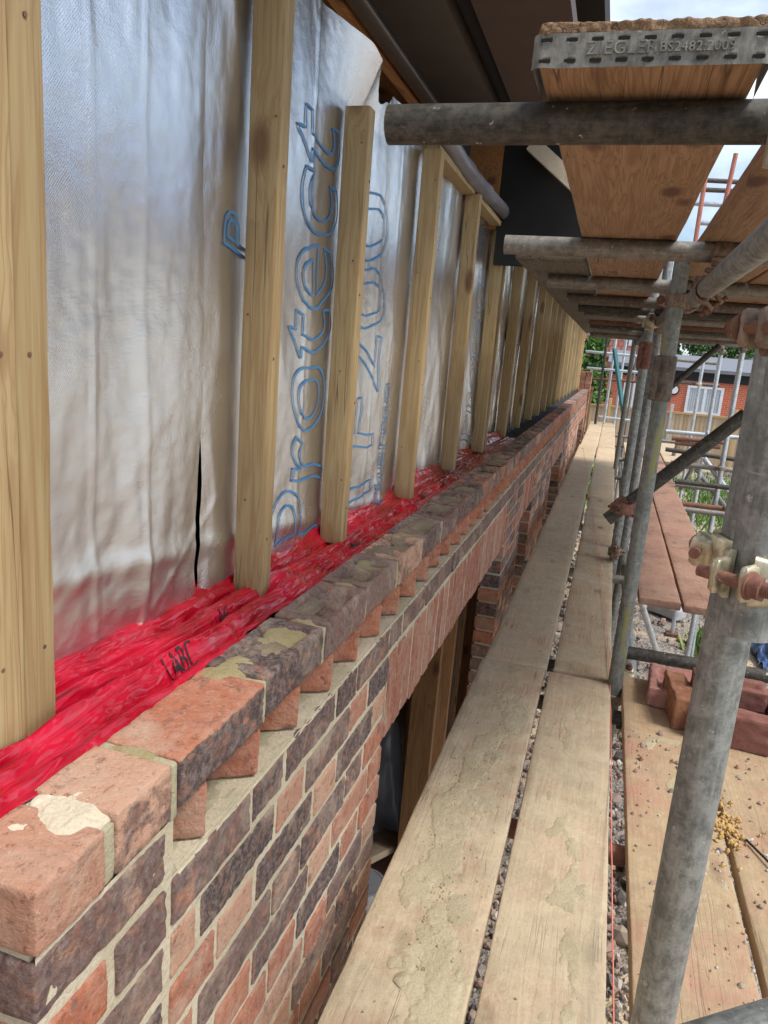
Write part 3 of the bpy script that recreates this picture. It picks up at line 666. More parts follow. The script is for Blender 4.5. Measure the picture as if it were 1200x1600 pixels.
# cavity base under the sheet
part('cavity_tray', 'black', [((-.64, .44, -.62), (-.5, 13.5, -.505))], house)
# ------------------------------------------------------------------ walkway boards
def board(name, x0, x1, y0, y1, zt, mat, label, group, th=.038, n=None, band=False, rz=0, cat='scaffold board'):
    b = MB(); L = y1-y0
    def fn(p, dn):
        p.z += .0015*math.sin(p.y*2+x0*9)
        if abs(dn.y) > .5: p.y += .002*noise.noise(Vector((p.x*60, p.z*60, y0*9)))
        return p
    b.lat((0, 0, 0), (x1-x0, L, th), .004, (10, max(8, int(L/.06)), 3), .0009, 14, fn=fn, rnd=random.random())
    if band:
        root = empty(name, label, cat, group, ((x0+x1)/2, (y0+y1)/2, zt-th/2)); root.rotation_euler.z = rz
        b.build('plank', mat, root); return root
    o = b.build(name, mat); o.location = ((x0+x1)/2, (y0+y1)/2, zt-th/2); o.rotation_euler.z = rz
    return tag(o, label, cat, group)
DZ = -1.07
GW = 'walkway boards beside the brick wall'
J = [-1.3, 2.53, 6.25, 10.2, 14.6]
for k in range(4):
    lab = ['nearest', 'second nearest', 'third nearest', 'farthest'][k]
    board('scaffold_board', -.312+[0, .006, .0, .012][k], -.088+[0, .004, 0, .01][k], J[k]+.004, J[k+1]-.004, DZ, 'deckdirty' if k == 0 else 'deck', '%s wall side walkway board, pale and mortar stained' % lab, GW)
    board('scaffold_board', -.072+[0, .012, .0, .0][k], .137+[0, 0, .004, .006][k], J[k]+.016*(k % 2)+.004, J[k+1]-.004, DZ-.001, 'deckdirty' if k == 0 else 'deck', '%s outer walkway board, right of the long gap, beside the uprights' % lab, GW)
GP = 'lower right loading platform boards'
board('scaffold_board', .182, .402, -.9, 2.62, DZ, 'deckdust', 'dusty platform board under the loose bricks, left of the dark gap', GP, rz=.004)
board('scaffold_board', .418, .640, -.9, 2.66, DZ-.001, 'deckdust', 'red dusted platform board at the right edge, right of the dark gap', GP, rz=.004)
board('scaffold_board', .650, .880, -.9, 2.66, DZ-.001, 'deckred', 'outermost red dusted platform board beneath the brick stack', GP)
board('scaffold_board', .262, .452, 3.62, 7.4, DZ, 'deckred', 'cracked brown board of the far right platform, left one', GP)
board('scaffold_board', .462, .685, 3.60, 7.4, DZ-.001, 'deckred', 'red stained board of the far right platform, right one', GP)
board('scaffold_board', .265, .47, 7.41, 11.2, DZ, 'deck', 'pale far board behind the uprights, left of its neighbour', GP)
board('scaffold_board', .48, .70, 7.41, 11.2, DZ, 'deckred', 'red far board behind the uprights', GP)
board('scaffold_board', .71, .98, 9.3, 11.6, DZ+.01, 'deck', 'short pale board end at the far right platform', GP)
# lower plank in the gap
board('scaffold_board', .02, .24, .2, 1.62, -1.9, 'overdark', 'grimy plank lying lower down in the gap beside the walkway', 'planks below the walkway')
# string
b = MB(); pts = [(-.255, 9.9, -1.060), (-.045, 6.39, -1.060), (.111, 3.24, -1.060), (.131, 2.54, -1.063), (.1405, 2.3, -1.085), (.1405, 1.54, -1.045), (.141, 1.05, -1.008), (.141, .5, -1.0)]
P2 = []
for i in range(len(pts)-1):
    for k in range(12):
        t_ = k/12; P2.append(Vector(pts[i]).lerp(Vector(pts[i+1]), t_)+Vector((.002*noise.noise(Vector((i+t_*3, 0, 0))), 0, 0)))
b.poly(P2, .0014, 6); tag(b.build('string_line', 'string'), 'thin orange bricklayer string running along the walkway boards', 'string')
# mortar droppings on boards
b = MB()
def clod(b, x, y, z, r, h, seed):
    n = 16
    def f(u, v):
        a = u*2*math.pi; q = v
        rr = r*q*(1+.45*noise.noise(Vector((math.cos(a)*1.3, math.sin(a)*1.3, seed)))); 
        return Vector((x+rr*math.cos(a), y+rr*1.3*math.sin(a), z+h*(1-q**2.2)*(1+.5*noise.noise(Vector((rr*80*math.cos(a), rr*80*math.sin(a), seed))))-.0006))
    b.grid(n, 6, f)
for i in range(260):
    if i < 150: x = random.gauss(-.19, .06); y = random.uniform(.9, 2.6)
    else: x = random.uniform(-.30, .13); y = random.uniform(.8, 6)
    if x < -.305 or x > .13 or -.095 < x < -.065: continue
    stone(b, (x, y, DZ+.0005), abs(random.gauss(.001, .0014))+.0007, .5)
clod(b, -.205, 1.07, DZ+.001, .013, .005, 500); clod(b, .085, 1.42, DZ, .022, .0035, 501)
for q in range(26): clod(b, random.gauss(-.19, .045), random.uniform(1.1, 2.4), DZ-.0005, random.uniform(.010, .032), .0018, 502+q)
for q in range(14): clod(b, random.gauss(.03, .05), random.uniform(.9, 2.4), DZ-.0015, random.uniform(.010, .028), .0016, 602+q)
for i in range(1500):
    yy = 1.1+random.random()*1.35; stone(b, (-.20+.035*math.sin(yy*7)+random.gauss(0, .02), yy, DZ), abs(random.gauss(.0008, .0014))+.0006, .5)
def mudpatch(b, x0, x1, y0, y1, seed, bias, h=.0022, nx=60, ny=420):
    def f(u, v):
        x = x0+(x1-x0)*v; y = y0+(y1-y0)*u
        c = .5+.22*math.sin(y*5+seed)+.1*math.sin(y*13); e_ = min(v, 1-v)*6; e2 = min(u, 1-u)*10
        k = bias-abs(v-c)*2.1+.75*fbm(Vector((x*22, y*11, seed)), 4); k = min(k, e_-.15, e2-.15)
        hh = min(h*.45, k*.003)+.0005*fbm(Vector((x*160, y*160, seed)), 3)*min(1, max(0, k*4)) + .0010*max(0, noise.noise(Vector((x*420, y*300, seed))))*min(1, max(0, k*3))
        return Vector((x, y, DZ+.0003+hh if k > 0 else DZ-.002))
    b.grid(ny, nx, f)
bm_ = MB(); mudpatch(bm_, -.285, -.095, .95, 2.5, 3., .42); mudpatch(bm_, -.06, .13, .9, 2.5, 8., .02, .0016); mudpatch(bm_, -.29, -.10, 2.6, 5.2, 5., -.22, .0014, 40, 300); mudpatch(bm_, .20, .39, .85, 2.2, 12., -.05, .0014)
tag(bm_.build('dried_mortar', 'boardmud'), kind='stuff')
tag(b.build('mortar_droppings', 'droppings'), kind='stuff')
b = MB()
for i in range(420):
    x = random.uniform(.19, .63); y = random.uniform(.85, 2.2)
    if .40 < x < .42: continue
    stone(b, (x, y, DZ+.001), abs(random.gauss(.003, .003))+.0012, random.uniform(.45, 1))
for i in range(12): stone(b, (random.uniform(.2, .38), random.uniform(1.9, 2.35), DZ+.003), random.uniform(.006, .012), random.uniform(.4, 1))
tag(b.build('brick_crumbs', 'rubble'), kind='stuff')
b = MB()
for i in range(150): stone(b, (random.gauss(.405, .02), random.gauss(1.80, .055), DZ+.002+.004*random.random()), random.uniform(.002, .0085), .5)
tag(b.build('foam_crumbs', 'foam'), 'lumpy orange foam crumbs spilt over the platform gap', 'foam crumbs')
b = MB(); b.poly([(.45, 1.75, DZ+.004), (.49, 1.66, DZ+.01), (.54, 1.6, DZ+.006), (.60, 1.57, DZ+.004), (.7, 1.58, DZ+.004)], .003); tag(b.build('black_cable', 'cable'), 'short black cable offcut on the red dusted board', 'cable')
# loose bricks
def lbrick(x, y, z, L, mat, rz, frog, label):
    b = MB()
    def fn(p, dn):
        if frog and dn.z > .5:
            q = max(abs(p.x)/(L[0]*.5-.025), abs(p.y)/(L[1]*.5-.03)); k = max(0, min(1, (1.05-q)/.2)); p = p-Vector((0, 0, .016*k))
        return p
    b.lat((0, 0, 0), L, .004, (18, 26, 12), .0028, 55, fn=fn, rnd=random.random())
    o = b.build('loose_brick', mat); o.location = (x, y, z+L[2]/2); o.rotation_euler = (0, 0, rz)
    tag(o, label, 'brick', 'loose bricks on the right platform'); return o
lbrick(.308, 2.50, DZ, (.105, .215, .065), 'lb_pink', R_(-4), 1, 'pink brick with a hollow top lying flat, left end of the platform')
lbrick(.338, 2.375, DZ, (.065, .215, .1025), 'lb_brown', R_(6), 0, 'orange brown brick on edge leaning on the pink brick')
lbrick(.475, 2.25, DZ, (.215, .068, .1025), 'lb_dark', R_(-6), 0, 'dark red brick on edge at the front right of the stack')
lbrick(.475, 2.40, DZ, (.215, .105, .066), 'lb_dark', R_(3), 0, 'lower dark red brick behind the front one, under another brick')
lbrick(.48, 2.41, DZ+.067, (.215, .105, .066), 'lb_dark', R_(-4), 1, 'topmost dark red brick of the right stack with a hollow')
lbrick(.635, 2.36, DZ, (.09, .215, .105), 'lb_dark', R_(5), 0, 'dark red brick cut off by the right photo edge')
lbrick(.42, 2.56, DZ, (.215, .1, .066), 'lb_pink', R_(2), 0, 'reddish brick half hidden behind the near upright')
# ------------------------------------------------------------------ scaffold tubes
TR = .02415
def tube(a, b_, mat, label, name='scaffold_tube', cat='scaffold tube', group='scaffold tubes', r=TR, n=24):
    a = Vector(a); b_ = Vector(b_); mb = MB(); c = (a+b_)/2; d = (b_-a); L = d.length
    mb.tube((0, 0, -L/2), (0, 0, L/2), r, n); o = mb.build(name, mat); o.location = c; o.rotation_euler = d.to_track_quat('Z', 'Y').to_euler()
    return tag(o, label, cat, group)
# overhead transoms
TZ = .285
ty = [(1.02, -.330, 'dark'), (2.06, -.322, 'mid'), (2.94, -.285, 'mid'), (3.7, -.262, 'midrust'), (4.25, -.235, 'dark'), (4.9, -.23, 'mid'), (5.5, -.22, 'rust'), (6.1, -.23, 'dark'), (6.8, -.22, 'mid'), (7.5, -.24, 'midrust'), (8.3, -.30, 'mid')]
for i, (y, xl, m) in enumerate(ty):
    tube((xl, y, TZ), (1.35, y+.01, TZ+(.006 if i else .012)), m, ['thick dark scaffold tube crossing overhead nearest the camera', 'pale grey overhead tube just below the first board span'][i] if i < 2 else 'overhead cross tube under the boards, %s from the camera' % ordn(i), 'transom_tube', 'scaffold tube', 'overhead cross tubes', n=40 if i < 2 else 20)
# overhead boards
GO = 'boards of the deck overhead'
OZ = TZ+TR+.002+.038
def oboard(x0, x1, y0, y1, label, mat='over', **k): return board('scaffold_board', x0, x1, y0, y1, OZ, mat, label, GO, **k)
A = oboard(-.128, .103, .905, 4.8, 'overhead scaffold board with stamped steel band on its end, nearest of all', band=True)
# steel end band, wrapped round the board end, with stamped lettering
bx, by, bz = 0, -(4.8-.905)/2, 0
b = MB()
zt_, zb_ = .012, -.022
def bandf(u, v):
    s_ = (u-.5)*2; z = zb_+(zt_-zb_)*v
    x = s_*.1205; y = by-.0045-.0012*noise.noise(Vector((u*14, v*2, 0)))
    if abs(s_) > .93: k = (abs(s_)-.93)/.07; x = math.copysign(.1205*.93+.0105*math.sin(k*math.pi/2), s_); y = by-.0045+.012*(1-math.cos(k*math.pi/2))*1.2
    z += .0012*noise.noise(Vector((u*9, 0, 3)))
    # punched slots dent inward
    for zz in (.2, .8):
        ph = (u*9.0) % 1
        if abs(v-zz) < .05 and .35 < ph < .65: y += .0035
    return Vector((x, y, z))
b.grid(180, 24, bandf)
b.grid(6, 4, lambda u, v: Vector((-.1195-.0005, by+.004+.10*u, zb_+(zt_-zb_)*v))); b.grid(6, 4, lambda u, v: Vector((.1195+.0005, by+.004+.10*u, zb_+(zt_-zb_)*v)))
bd = b.build('steel_band', 'band', A)
b = MB()
for zz in (.2, .8):
    for k in range(9):
        xx = (((k+.5)/9)-.5)*2*.1205; b.box((xx-.006, by-.0062, zb_+(zt_-zb_)*zz-.0015), (xx+.006, by-.0052, zb_+(zt_-zb_)*zz+.0015))
b.build('slot', 'black', bd)
mm = Matrix.Translation((-.028, by-.0062, -.0045)) @ Matrix.Rotation(R_(90), 4, 'X')
flat_text('ZIEGLER', .0185, mm, 'band', 'stamped_lettering', bd, ext=.0009)
mm = Matrix.Translation((.047, by-.0062, -.005)) @ Matrix.Rotation(R_(90), 4, 'X')
flat_text('BS2482:2009', .0135, mm, 'band', 'stamped_lettering', bd, ext=.0009)
b = MB(); b.lat((0, by+.0015, .0165), (.230, .010, .0135), .002, (120, 3, 6), .0016, 160); b.build('frayed_end', 'fibre', A)
oboard(.165, .392, 1.25, 4.8, 'overhead board right of the banded board, lit orange underneath')
oboard(.40, .625, 1.3, 4.8, 'third overhead board from the wall, near span')
oboard(.635, .86, 1.6, 4.8, 'outermost near overhead board above the outer uprights')
oboard(-.36, -.137, 2.55, 6.4, 'grey weathered overhead board nearest the studs', 'overdark')
oboard(-.128, .10, 4.81, 8.5, 'far span overhead board above the walkway', 'over')
oboard(.165, .392, 4.81, 8.5, 'far span overhead board just outside the uprights', 'overdark')
oboard(.40, .625, 4.81, 8.5, 'far span overhead board, third from the wall', 'over')
oboard(.635, .86, 4.81, 8.5, 'far span overhead board, fourth from the wall', 'overdark')
oboard(.87, 1.1, 2.2, 8.5, 'outermost overhead board above the galvanised uprights', 'over')
oboard(-.36, -.137, 6.42, 8.5, 'dark overhead board beside the farthest studs', 'overdark')
# standards
def sleeve(o, z, mat, name='sleeve_coupler'):
    b = MB(); b.tube((0, 0, z-.07), (0, 0, z+.07), .0305, 24, False)
    b.lat((-.028, -.012, z), (.022, .03, .135), .004, (2, 2, 6), .001)
    for k in (-.035, .035):
        b.tube((-.028, -.034, z+k), (-.028, .014, z+k), .007, 8, False); b.tube((-.028, -.040, z+k), (-.028, -.030, z+k), .011, 6, False)
        b.lat((.004, -.0305, z+k), (.022, .006, .03), .002, (1, 1, 1), 0)
    return b.build(name, mat, o)
def standard(x, y, z0, z1, mat, label, sl=None, slm='mid', lean=(0, 0)):
    root = empty('scaffold_upright', label, 'scaffold upright', 'scaffold uprights', (x, y, 0)); root.rotation_euler = (lean[1], lean[0], 0)
    b = MB(); b.tube((0, 0, z0), (0, 0, z1), TR, 36 if y < 3 else 18); b.build('upright_tube', mat, root)
    if sl is not None: sleeve(root, sl, slm)
    if z0 <= GZ+.1:
        b = MB(); b.box((-.07, -.07, GZ+.0), (.07, .07, GZ+.03)); b.build('base_plate', 'rust', root)
    return root
P1 = (.1545, .832)
standard(*P1, GZ, .06, 'galv', 'near lower upright tube, big and grey, running off the bottom edge')
standard(.1485, .722, -.232, 2.2, 'galv', 'near upper upright tube lapped beside the lower one, its cut end showing')
standard(.150, 2.52, GZ, .335, 'yellowtube', 'upright with a sleeve joint and faded yellow marks beside the walkway', sl=-.03, slm='midrust')
standard(.141, 4.25, GZ, .6, 'galv', 'farther upright with a rusty sleeve, left one of the two beyond the marked upright', sl=.06, slm='redrust')
standard(.200, 4.55, GZ, .6, 'galv', 'farther upright without a sleeve, right one of the two beyond the marked upright')
standard(.15, 8.2, GZ, .45, 'mid', 'thin upright far along the walkway')
for (x, y, m, lb) in ((1.22, 12., 'galvl', 'left one of three'), (1.09, 9.1, 'galvl', 'middle one of three'), (1.075, 7.5, 'galvl', 'right one of three')):
    standard(x, y, GZ, .29, m, 'bright galvanised outer upright, %s at the right' % lb)

# left far end
standard(-.205, 14.0, GZ, 1.5, 'dark', 'dark upright at the far end of the walkway'); standard(-.06, 14.2, GZ, 1.5, 'galvl', 'bright upright just right of the dark far one')
standard(.12, 14.4, GZ, 1.5, 'galvl', 'far bright upright behind the teal strut'); standard(.36, 15.2, GZ, 1.0, 'mid', 'slim far upright before the white door')
b = MB(); a_ = at(960, 545, 1, 13.9); c_ = at(975, 652, 1, 13.7); d = c_-a_; m = Matrix.Translation((a_+c_)/2) @ d.to_track_quat('Z', 'Y').to_matrix().to_4x4(); b.box((-.045, -.02, -d.length/2), (.045, .02, d.length/2), m)
tag(b.build('teal_strut', 'teal'), 'teal painted flat strut leaning at the far end of the walkway', 'strut')
def htube(p, q, y, m, lab, grp='rails and ledgers at the far side', y2=None): return tube(at(*p, 1, y), at(*q, 1, y2 or y), m, lab, 'rail_tube', 'scaffold tube', grp, n=16)
htube((915, 549), (1000, 557), 14.1, 'galvl', 'white rail at the far end, top of three'); htube((917, 575), (1000, 582), 14.1, 'galvl', 'white rail at the far end, middle one')
htube((925, 592), (1000, 597), 14.3, 'rust', 'thin rusty rail at the far end across the orange brick'); htube((935, 651), (985, 657), 14.3, 'galvl', 'bright low tube across the walkway end')
htube((918, 521), (1010, 526), 9.0, 'galvl', 'white tube end just under the overhead deck at the far left')
htube((1045, 561), (1127, 569), 12.05, 'mid', 'upper back guard rail in front of the grey flat roof'); htube((1045, 596), (1124, 603), 12.05, 'midrust', 'rusty guard rail in front of the white curtained window')
htube((1040, 674), (1155, 684), 9.06, 'galvl', 'galvanised ledger just above the rusty pair'); htube((1050, 685), (1135, 692), 9.2, 'redrust', 'upper red oxide tube of the rusty pair'); htube((1055, 692), (1125, 699), 9.2, 'redrust', 'lower red oxide tube of the rusty pair')
htube((1040, 702), (1150, 718), 8.6, 'dark', 'dark tube below the red oxide pair'); htube((1048, 723), (1145, 735), 7.55, 'mid', 'grey ledger clamped to the right bright upright'); htube((1055, 752), (1140, 762), 7.4, 'dark', 'dark ledger above the weeds'); htube((1065, 787), (1140, 796), 7.3, 'redrust', 'red rusty ledger lowest above the weeds')
htube((1100, 716), (1138, 768), 7.6, 'galvl', 'short bright diagonal tube near the clamps'); htube((1097, 703), (1064, 765), 8.6, 'mid', 'short dull diagonal tube behind the ledgers')
htube((1020, 800), (1060, 690), 10.0, 'mid', 'dull diagonal strut under the far platform')
# ledgers beside camera
tube((.187, .25, .193), (.187, 1.70, .197), 'galv', 'thick near ledger tube entering from the right, pointing away from camera', n=36)
tube((.19, 1.60, .200), (.187, 2.33, .200), 'mid', 'second ledger tube continuing from the thick near ledger')
tube((.187, 2.7, .235), (.187, 8.4, .235), 'midrust', 'long ledger under the far overhead deck')
tube(at(948, 812, 1, 2.8), at(1165, 648, 1, 2.86), 'dark', 'dark diagonal brace with a cut end hanging over the walkway edge', 'brace_tube')
tube(at(1008, 639, 1, 6.5), at(1124, 540, 1, 6.6), 'dark', 'thin far diagonal brace against the garage wall', 'brace_tube')
pa = RM @ (Vector((1060-600, 800-1660, -F))*(.62/F)); pb = RM @ (Vector((1290-600, 800-1590, -F))*(.62/F))
tube(pa, pb, 'galv', 'near bottom right corner tube crossing in front of the platform', n=32)
# tubes under the deck
for i, (y, m, lb) in enumerate(((1.667, 'redrust', 'red oxide cross tube under the walkway, brick coloured'), (2.40, 'dark', 'dark cross tube stub under the walkway, second of the close pair'), (2.73, 'dark', 'dark cross tube stub under the walkway, first of the close pair'))):
    tube((-.300, y, DZ-.038-TR-.002), (.215, y, DZ-.038-TR-.002), m, lb, 'transom_tube', 'scaffold tube', 'cross tubes under the walkway')
tube((.19, 2.78, -1.045), (1.2, 2.78, -1.035), 'dark', 'long dark tube crossing behind the loose bricks', 'transom_tube', 'scaffold tube', 'cross tubes under the walkway')
for y, lb in ((4.1, 'nearest'), (5.3, 'second'), (6.6, 'third'), (8.0, 'fourth'), (9.6, 'fifth'), (11.2, 'sixth'), (12.8, 'last')):
    tube((-.345, y, DZ-.038-TR-.004), (1.15, y, DZ-.038-TR-.004), 'mid', '%s full width cross tube under the far walkway boards' % lb, 'transom_tube', 'scaffold tube', 'cross tubes under the walkway', n=14)
tube((.225, -.5, DZ-.038-TR*3-.006), (.225, 14.2, DZ-.038-TR*3-.006), 'galv', 'long ledger along the outer edge under the walkway', n=20)
tube((-.20, -.5, DZ-.038-TR*3-.006), (-.20, 14.2, DZ-.038-TR*3-.006), 'mid', 'inner ledger running under the walkway boards', n=20)
tube((1.14, -.5, DZ-.12), (1.14, 12, DZ-.12), 'mid', 'long outer ledger under the right platform', n=16)
tube((.60, -.5, DZ-.115), (.60, 2.7, DZ-.115), 'mid', 'short ledger under the right platform')
tube((.05, 1.9, -2.3), (.25, 1.35, -1.5), 'galv', 'grey diagonal tube low in the gap beside the walkway', 'brace_tube')
tube(at(1000, 935, 1, 6.0), at(1027, 1022, 1, 6.4), 'galvl', 'short bright slanting tube under the far right boards', 'brace_tube')
tube(at(1090, 950, 1, 8.0), at(1078, 1040, 1, 8.0), 'galvl', 'slim bright upright prop under the far right boards', 'brace_tube', r=.022)
# couplers
def coupler(loc, axA, axB, off, label, mat='rustm', boltmat='rust', dA=None, dB=None, boltdir=1):
    "two band clamps back to back: A grips a tube along axA centred at loc, B one along axB at loc+off"
    root = empty('scaffold_coupler', label, 'scaffold coupler', 'scaffold couplers', loc)
    axA, axB, off = Vector(axA).normalized(), Vector(axB).normalized(), Vector(off)
    for (c, ax, o_, dd) in ((Vector((0, 0, 0)), axA, off, dA), (off, axB, -off, dB)):
        u = Vector(dd) if dd else (Matrix.Rotation(R_(125), 3, ax) @ o_.normalized()); u = (u-ax*u.dot(ax)).normalized(); v = ax.cross(u)
        b = MB(); W = .021; r0, r1 = TR+.0008, TR+.0085; n = 30; a0, a1 = R_(22), R_(338)
        rows = []
        for i in range(n+1):
            a = a0+(a1-a0)*i/n; d = u*math.cos(a)+v*math.sin(a); th = r1+.0025*math.sin(a*2+1)+.0016*noise.noise(Vector((a*3, loc[0]*50, loc[1]*30))); ww = W*(1+.12*math.cos(a*2))
            rows.append([c+d*r0-ax*ww, c+d*(th-.002)-ax*ww, c+d*th-ax*(ww-.004), c+d*(th-.0022), c+d*th+ax*(ww-.004), c+d*(th-.002)+ax*ww, c+d*r0+ax*ww])
        k = 7; b.add([q for r in rows for q in r], [(i*k+j, (i+1)*k+j, (i+1)*k+(j+1) % k, i*k+(j+1) % k) for i in range(n) for j in range(k)], smooth=True)
        b.add(rows[0], [tuple(range(k))]); b.add(rows[-1], [tuple(reversed(range(k)))])
        # lugs at the opening
        dm = u; tm = ax.cross(dm)*(-1 if (dd is dA and dA) else 1)*boltdir
        f = Matrix((ax, dm, tm)).transposed().to_4x4()
        for s_ in (-1, 1):
            b.lat((0, 0, 0), (.034, .024, .009), .0043, (5, 4, 1), .0016, 90, Matrix.Translation(c+dm*(TR+.014)+tm*s_*.0135) @ f)
        # hinge barrel
        ah = R_(175); dh = u*math.cos(ah)+v*math.sin(ah); b.tube(c+dh*(TR+.011)-ax*.022, c+dh*(TR+.011)+ax*.022, .0075, 14, False)
        cl = b.build('clamp_band', mat, root)
        b = MB(); bc = c+dm*(TR+.019); b.tube(bc-tm*.030, bc+tm*.042, .0058, 16, False)
        for q in range(9): b.tube(bc+tm*(.024+q*.002), bc+tm*(.025+q*.002), .0064, 12, False)
        b.build('bolt', boltmat, root)
        b = MB(); b.tube(bc+tm*.018, bc+tm*.030, .0112, 6, False); b.tube(bc+tm*.0175, bc+tm*.0195, .0128, 20, False); b.build('nut', boltmat, root)
    if off.length > 1e-6:
        b = MB(); c = off/2; z_ = off.normalized(); x_ = z_.orthogonal().normalized(); f = Matrix((x_, z_.cross(x_), z_)).transposed().to_4x4()
        b.lat((0, 0, 0), (.034, .034, .012), .003, (2, 2, 1), .0005, 60, Matrix.Translation(c) @ f); b.build('saddle', mat, root)
    return root
Zv, Yv, Xv = (0, 0, 1), (0, 1, 0), (1, 0, 0)
coupler((.1545, .832, -.185), Zv, Zv, Vector((.1485, .722, -.175))-Vector((.1545, .832, -.185)), 'big brassy coupler with rusty nut joining the two near upright tubes', 'brass', 'redrust', dA=(-1, .25, 0), dB=(-.62, -.78, 0), boltdir=1)
coupler((.1485, .722, .040), Zv, Yv, (.045, -.04, .02), 'square rusty coupler at the right edge near the top of the near upright', 'rustm', 'rust', dA=(-1, -.4, 0), dB=(0, 0, 1))
coupler((.21, 2.06, TZ), Xv, Yv, (-.023, 0, -.088), 'hanging coupler below the pale overhead tube, bolt pointing down', 'rustm', 'rust')
coupler((.150, 2.52, .205), Zv, Yv, (.04, .04, .0), 'brown coupler near the top of the marked upright', 'rustm', 'rust')
coupler((.150, 2.52, -1.12), Zv, Xv, (.01, .06, .0), 'coupler on the marked upright at deck level')
coupler((.205, 2.73, DZ-.038-TR-.002), Xv, Yv, (0, 0, -.052), 'zinc coupler on the first stub of the close pair', 'brass', 'rust')
coupler((.205, 2.40, DZ-.038-TR-.002), Xv, Yv, (0, 0, -.052), 'zinc coupler on the second stub of the close pair', 'brass', 'rust')
coupler((.205, 1.667, DZ-.038-TR-.002), Xv, Yv, (0, 0, -.052), 'grey coupler gripping the red oxide cross tube', 'mid', 'rust')
p = at(975, 790, 1, 2.8); coupler(p, at(1165, 648, 1, 2.8)-p, Zv, (.0, -.05, 0), 'rusty swivel coupler on the cut end of the dark brace', 'redrust', 'rust')
coupler((.141, 4.25, .225), Zv, Xv, (0, -.05, .0), 'light coupler atop the left of the two farther uprights', 'brass', 'rust')
coupler((.2, 4.55, .225), Zv, Xv, (0, -.05, .0), 'dark coupler atop the right of the two farther uprights')
coupler((.141, 4.25, -1.02), Zv, Xv, (0, -.05, .0), 'coupler at deck level on the far sleeve upright')
coupler((1.09, 9.1, -.69), Zv, Xv, (0, -.05, .0), 'galvanised clamp on the middle bright upright', 'galvl', 'galvl')
coupler((1.075, 7.5, -.86), Zv, Xv, (0, .05, .0), 'clamp on the right bright upright above the weeds', 'mid', 'rust')
coupler((1.22, 12, -.18), Zv, Xv, (0, .05, .0), 'pale clamp where the rusty rail meets the left bright upright', 'brass', 'brass')
for (x, y, lb) in ((1.22, 12, 'left'), (1.09, 9.1, 'middle'), (1.075, 7.5, 'right')):
    coupler((x, y, .235), Zv, Xv, (0, -.05, .0), 'coupler at the head of the %s bright upright' % lb, 'mid', 'rust')
coupler((-.20, 5.3, DZ-.135), Yv, Xv, (0, 0, .05), 'galvanised coupler low between wall and walkway', 'galvl', 'galvl')
q = at(990, 1590, 1, .83); coupler((.1545, .832, -.93), Zv, Xv, (0, -.055, -.0), 'rusty coupler at the foot of the near upright', 'rustm', 'rust')
coupler((.165, .95, .245), Zv, Xv, (.05, .02, .03), 'worn coupler with threaded rod beside the dark overhead tube', 'brass', 'rust', dA=(1, 0, 0), dB=(1,0,0))
# neighbour's orange scaffold seen between the boards
for i, (a_, c_) in enumerate((((1112, 215), (1086, 380)), ((1150, 240), (1130, 330)))):
    tube(at(*a_, 1, 9), at(*c_, 1, 9.), 'orange', ['left orange upright of the distant scaffold above', 'right orange upright of the distant scaffold above'][i], 'scaffold_tube', 'scaffold tube', 'distant orange scaffold', n=12)
for i, (a_, c_) in enumerate((((1090, 281), (1200, 287)), ((1088, 296), (1180, 300)), ((1085, 318), (1160, 322)), ((1090, 348), (1150, 352)))):
    tube(at(*a_, 1, 9.1), at(*c_, 1, 9.1), 'midrust' if i < 2 else 'galvl', '%s crossbar down of the distant scaffold seen between the boards' % ordn(i), 'scaffold_tube', 'scaffold tube', 'distant orange scaffold', n=12)
# ------------------------------------------------------------------ background
def bricktex(name, c1, c2, mo, sc_):
    t = MT(name); tcn = t.N('ShaderNodeTexCoord'); mpn = t.N('ShaderNodeMapping'); mpn.inputs['Rotation'].default_value = (R_(90), 0, 0); t.L(tcn.outputs['Object'], mpn.inputs[0])
    br = t.N('ShaderNodeTexBrick'); t.L(mpn.outputs[0], br.inputs[0]); br.inputs['Color1'].default_value = (*c1, 1); br.inputs['Color2'].default_value = (*c2, 1); br.inputs['Mortar'].default_value = (*mo, 1)
    br.inputs['Scale'].default_value = 1; br.inputs['Brick Width'].default_value = .225*sc_; br.inputs['Row Height'].default_value = .075*sc_; br.inputs['Mortar Size'].default_value = .008*sc_
    n = t.noise(t.coord(rnd=False), 3, 5); c = t.mix(.25, br.outputs[0], t.mix(n, c1, c2)); return t.fin(c, .9, 0, br.outputs[1], .2, .005)
M['obrick'] = bricktex('orange_brickwork', (.60, .14, .06), (.48, .10, .045), (.50, .38, .28), 1.)
g = empty('neighbour_garage', 'orange brick single storey building with grey flat roof behind the fence', 'building')
HY = 31
part('wall', 'obrick', [((-.1, HY, GZ), (9, HY+5, -.34))], g)
part('fascia', 'black', [((-.2, HY-.08, -.35), (9.1, HY+.0-.004, -.02))], g)
b = MB(); b.box((-.3, HY-.12, -.02), (9.2, HY+5, .08)); 
m = Matrix.Translation((0, HY-.05, .075)) @ Matrix.Rotation(R_(7), 4, 'X'); b.box((-.3, 0, 0), (9.2, 4.5, .03), m); b.build('roof', 'roll', g)
def win(x0, x1, z0, z1, n, name='window'):
    b = MB()
    for i in range(n+1):
        x = x0+(x1-x0)*i/n; b.box((x-.05, HY-.05, z0), (x+.05, HY+.02, z1))
    b.box((x0-.05, HY-.055, z1), (x1+.05, HY+.02, z1+.08)); b.box((x0-.05, HY-.055, z0-.08), (x1+.05, HY+.02, z0)); f = b.build(name, 'white', g)
    b = MB(); b.grid(60, 2, lambda u, v: Vector((x0+.04+(x1-x0-.08)*u, HY-.02+.012*math.sin(u*90), z0+(z1-z0)*v))); b.build('curtain', 'curt', f)
M['curt'] = plain('net_curtain', (.45, .50, .53), .5)
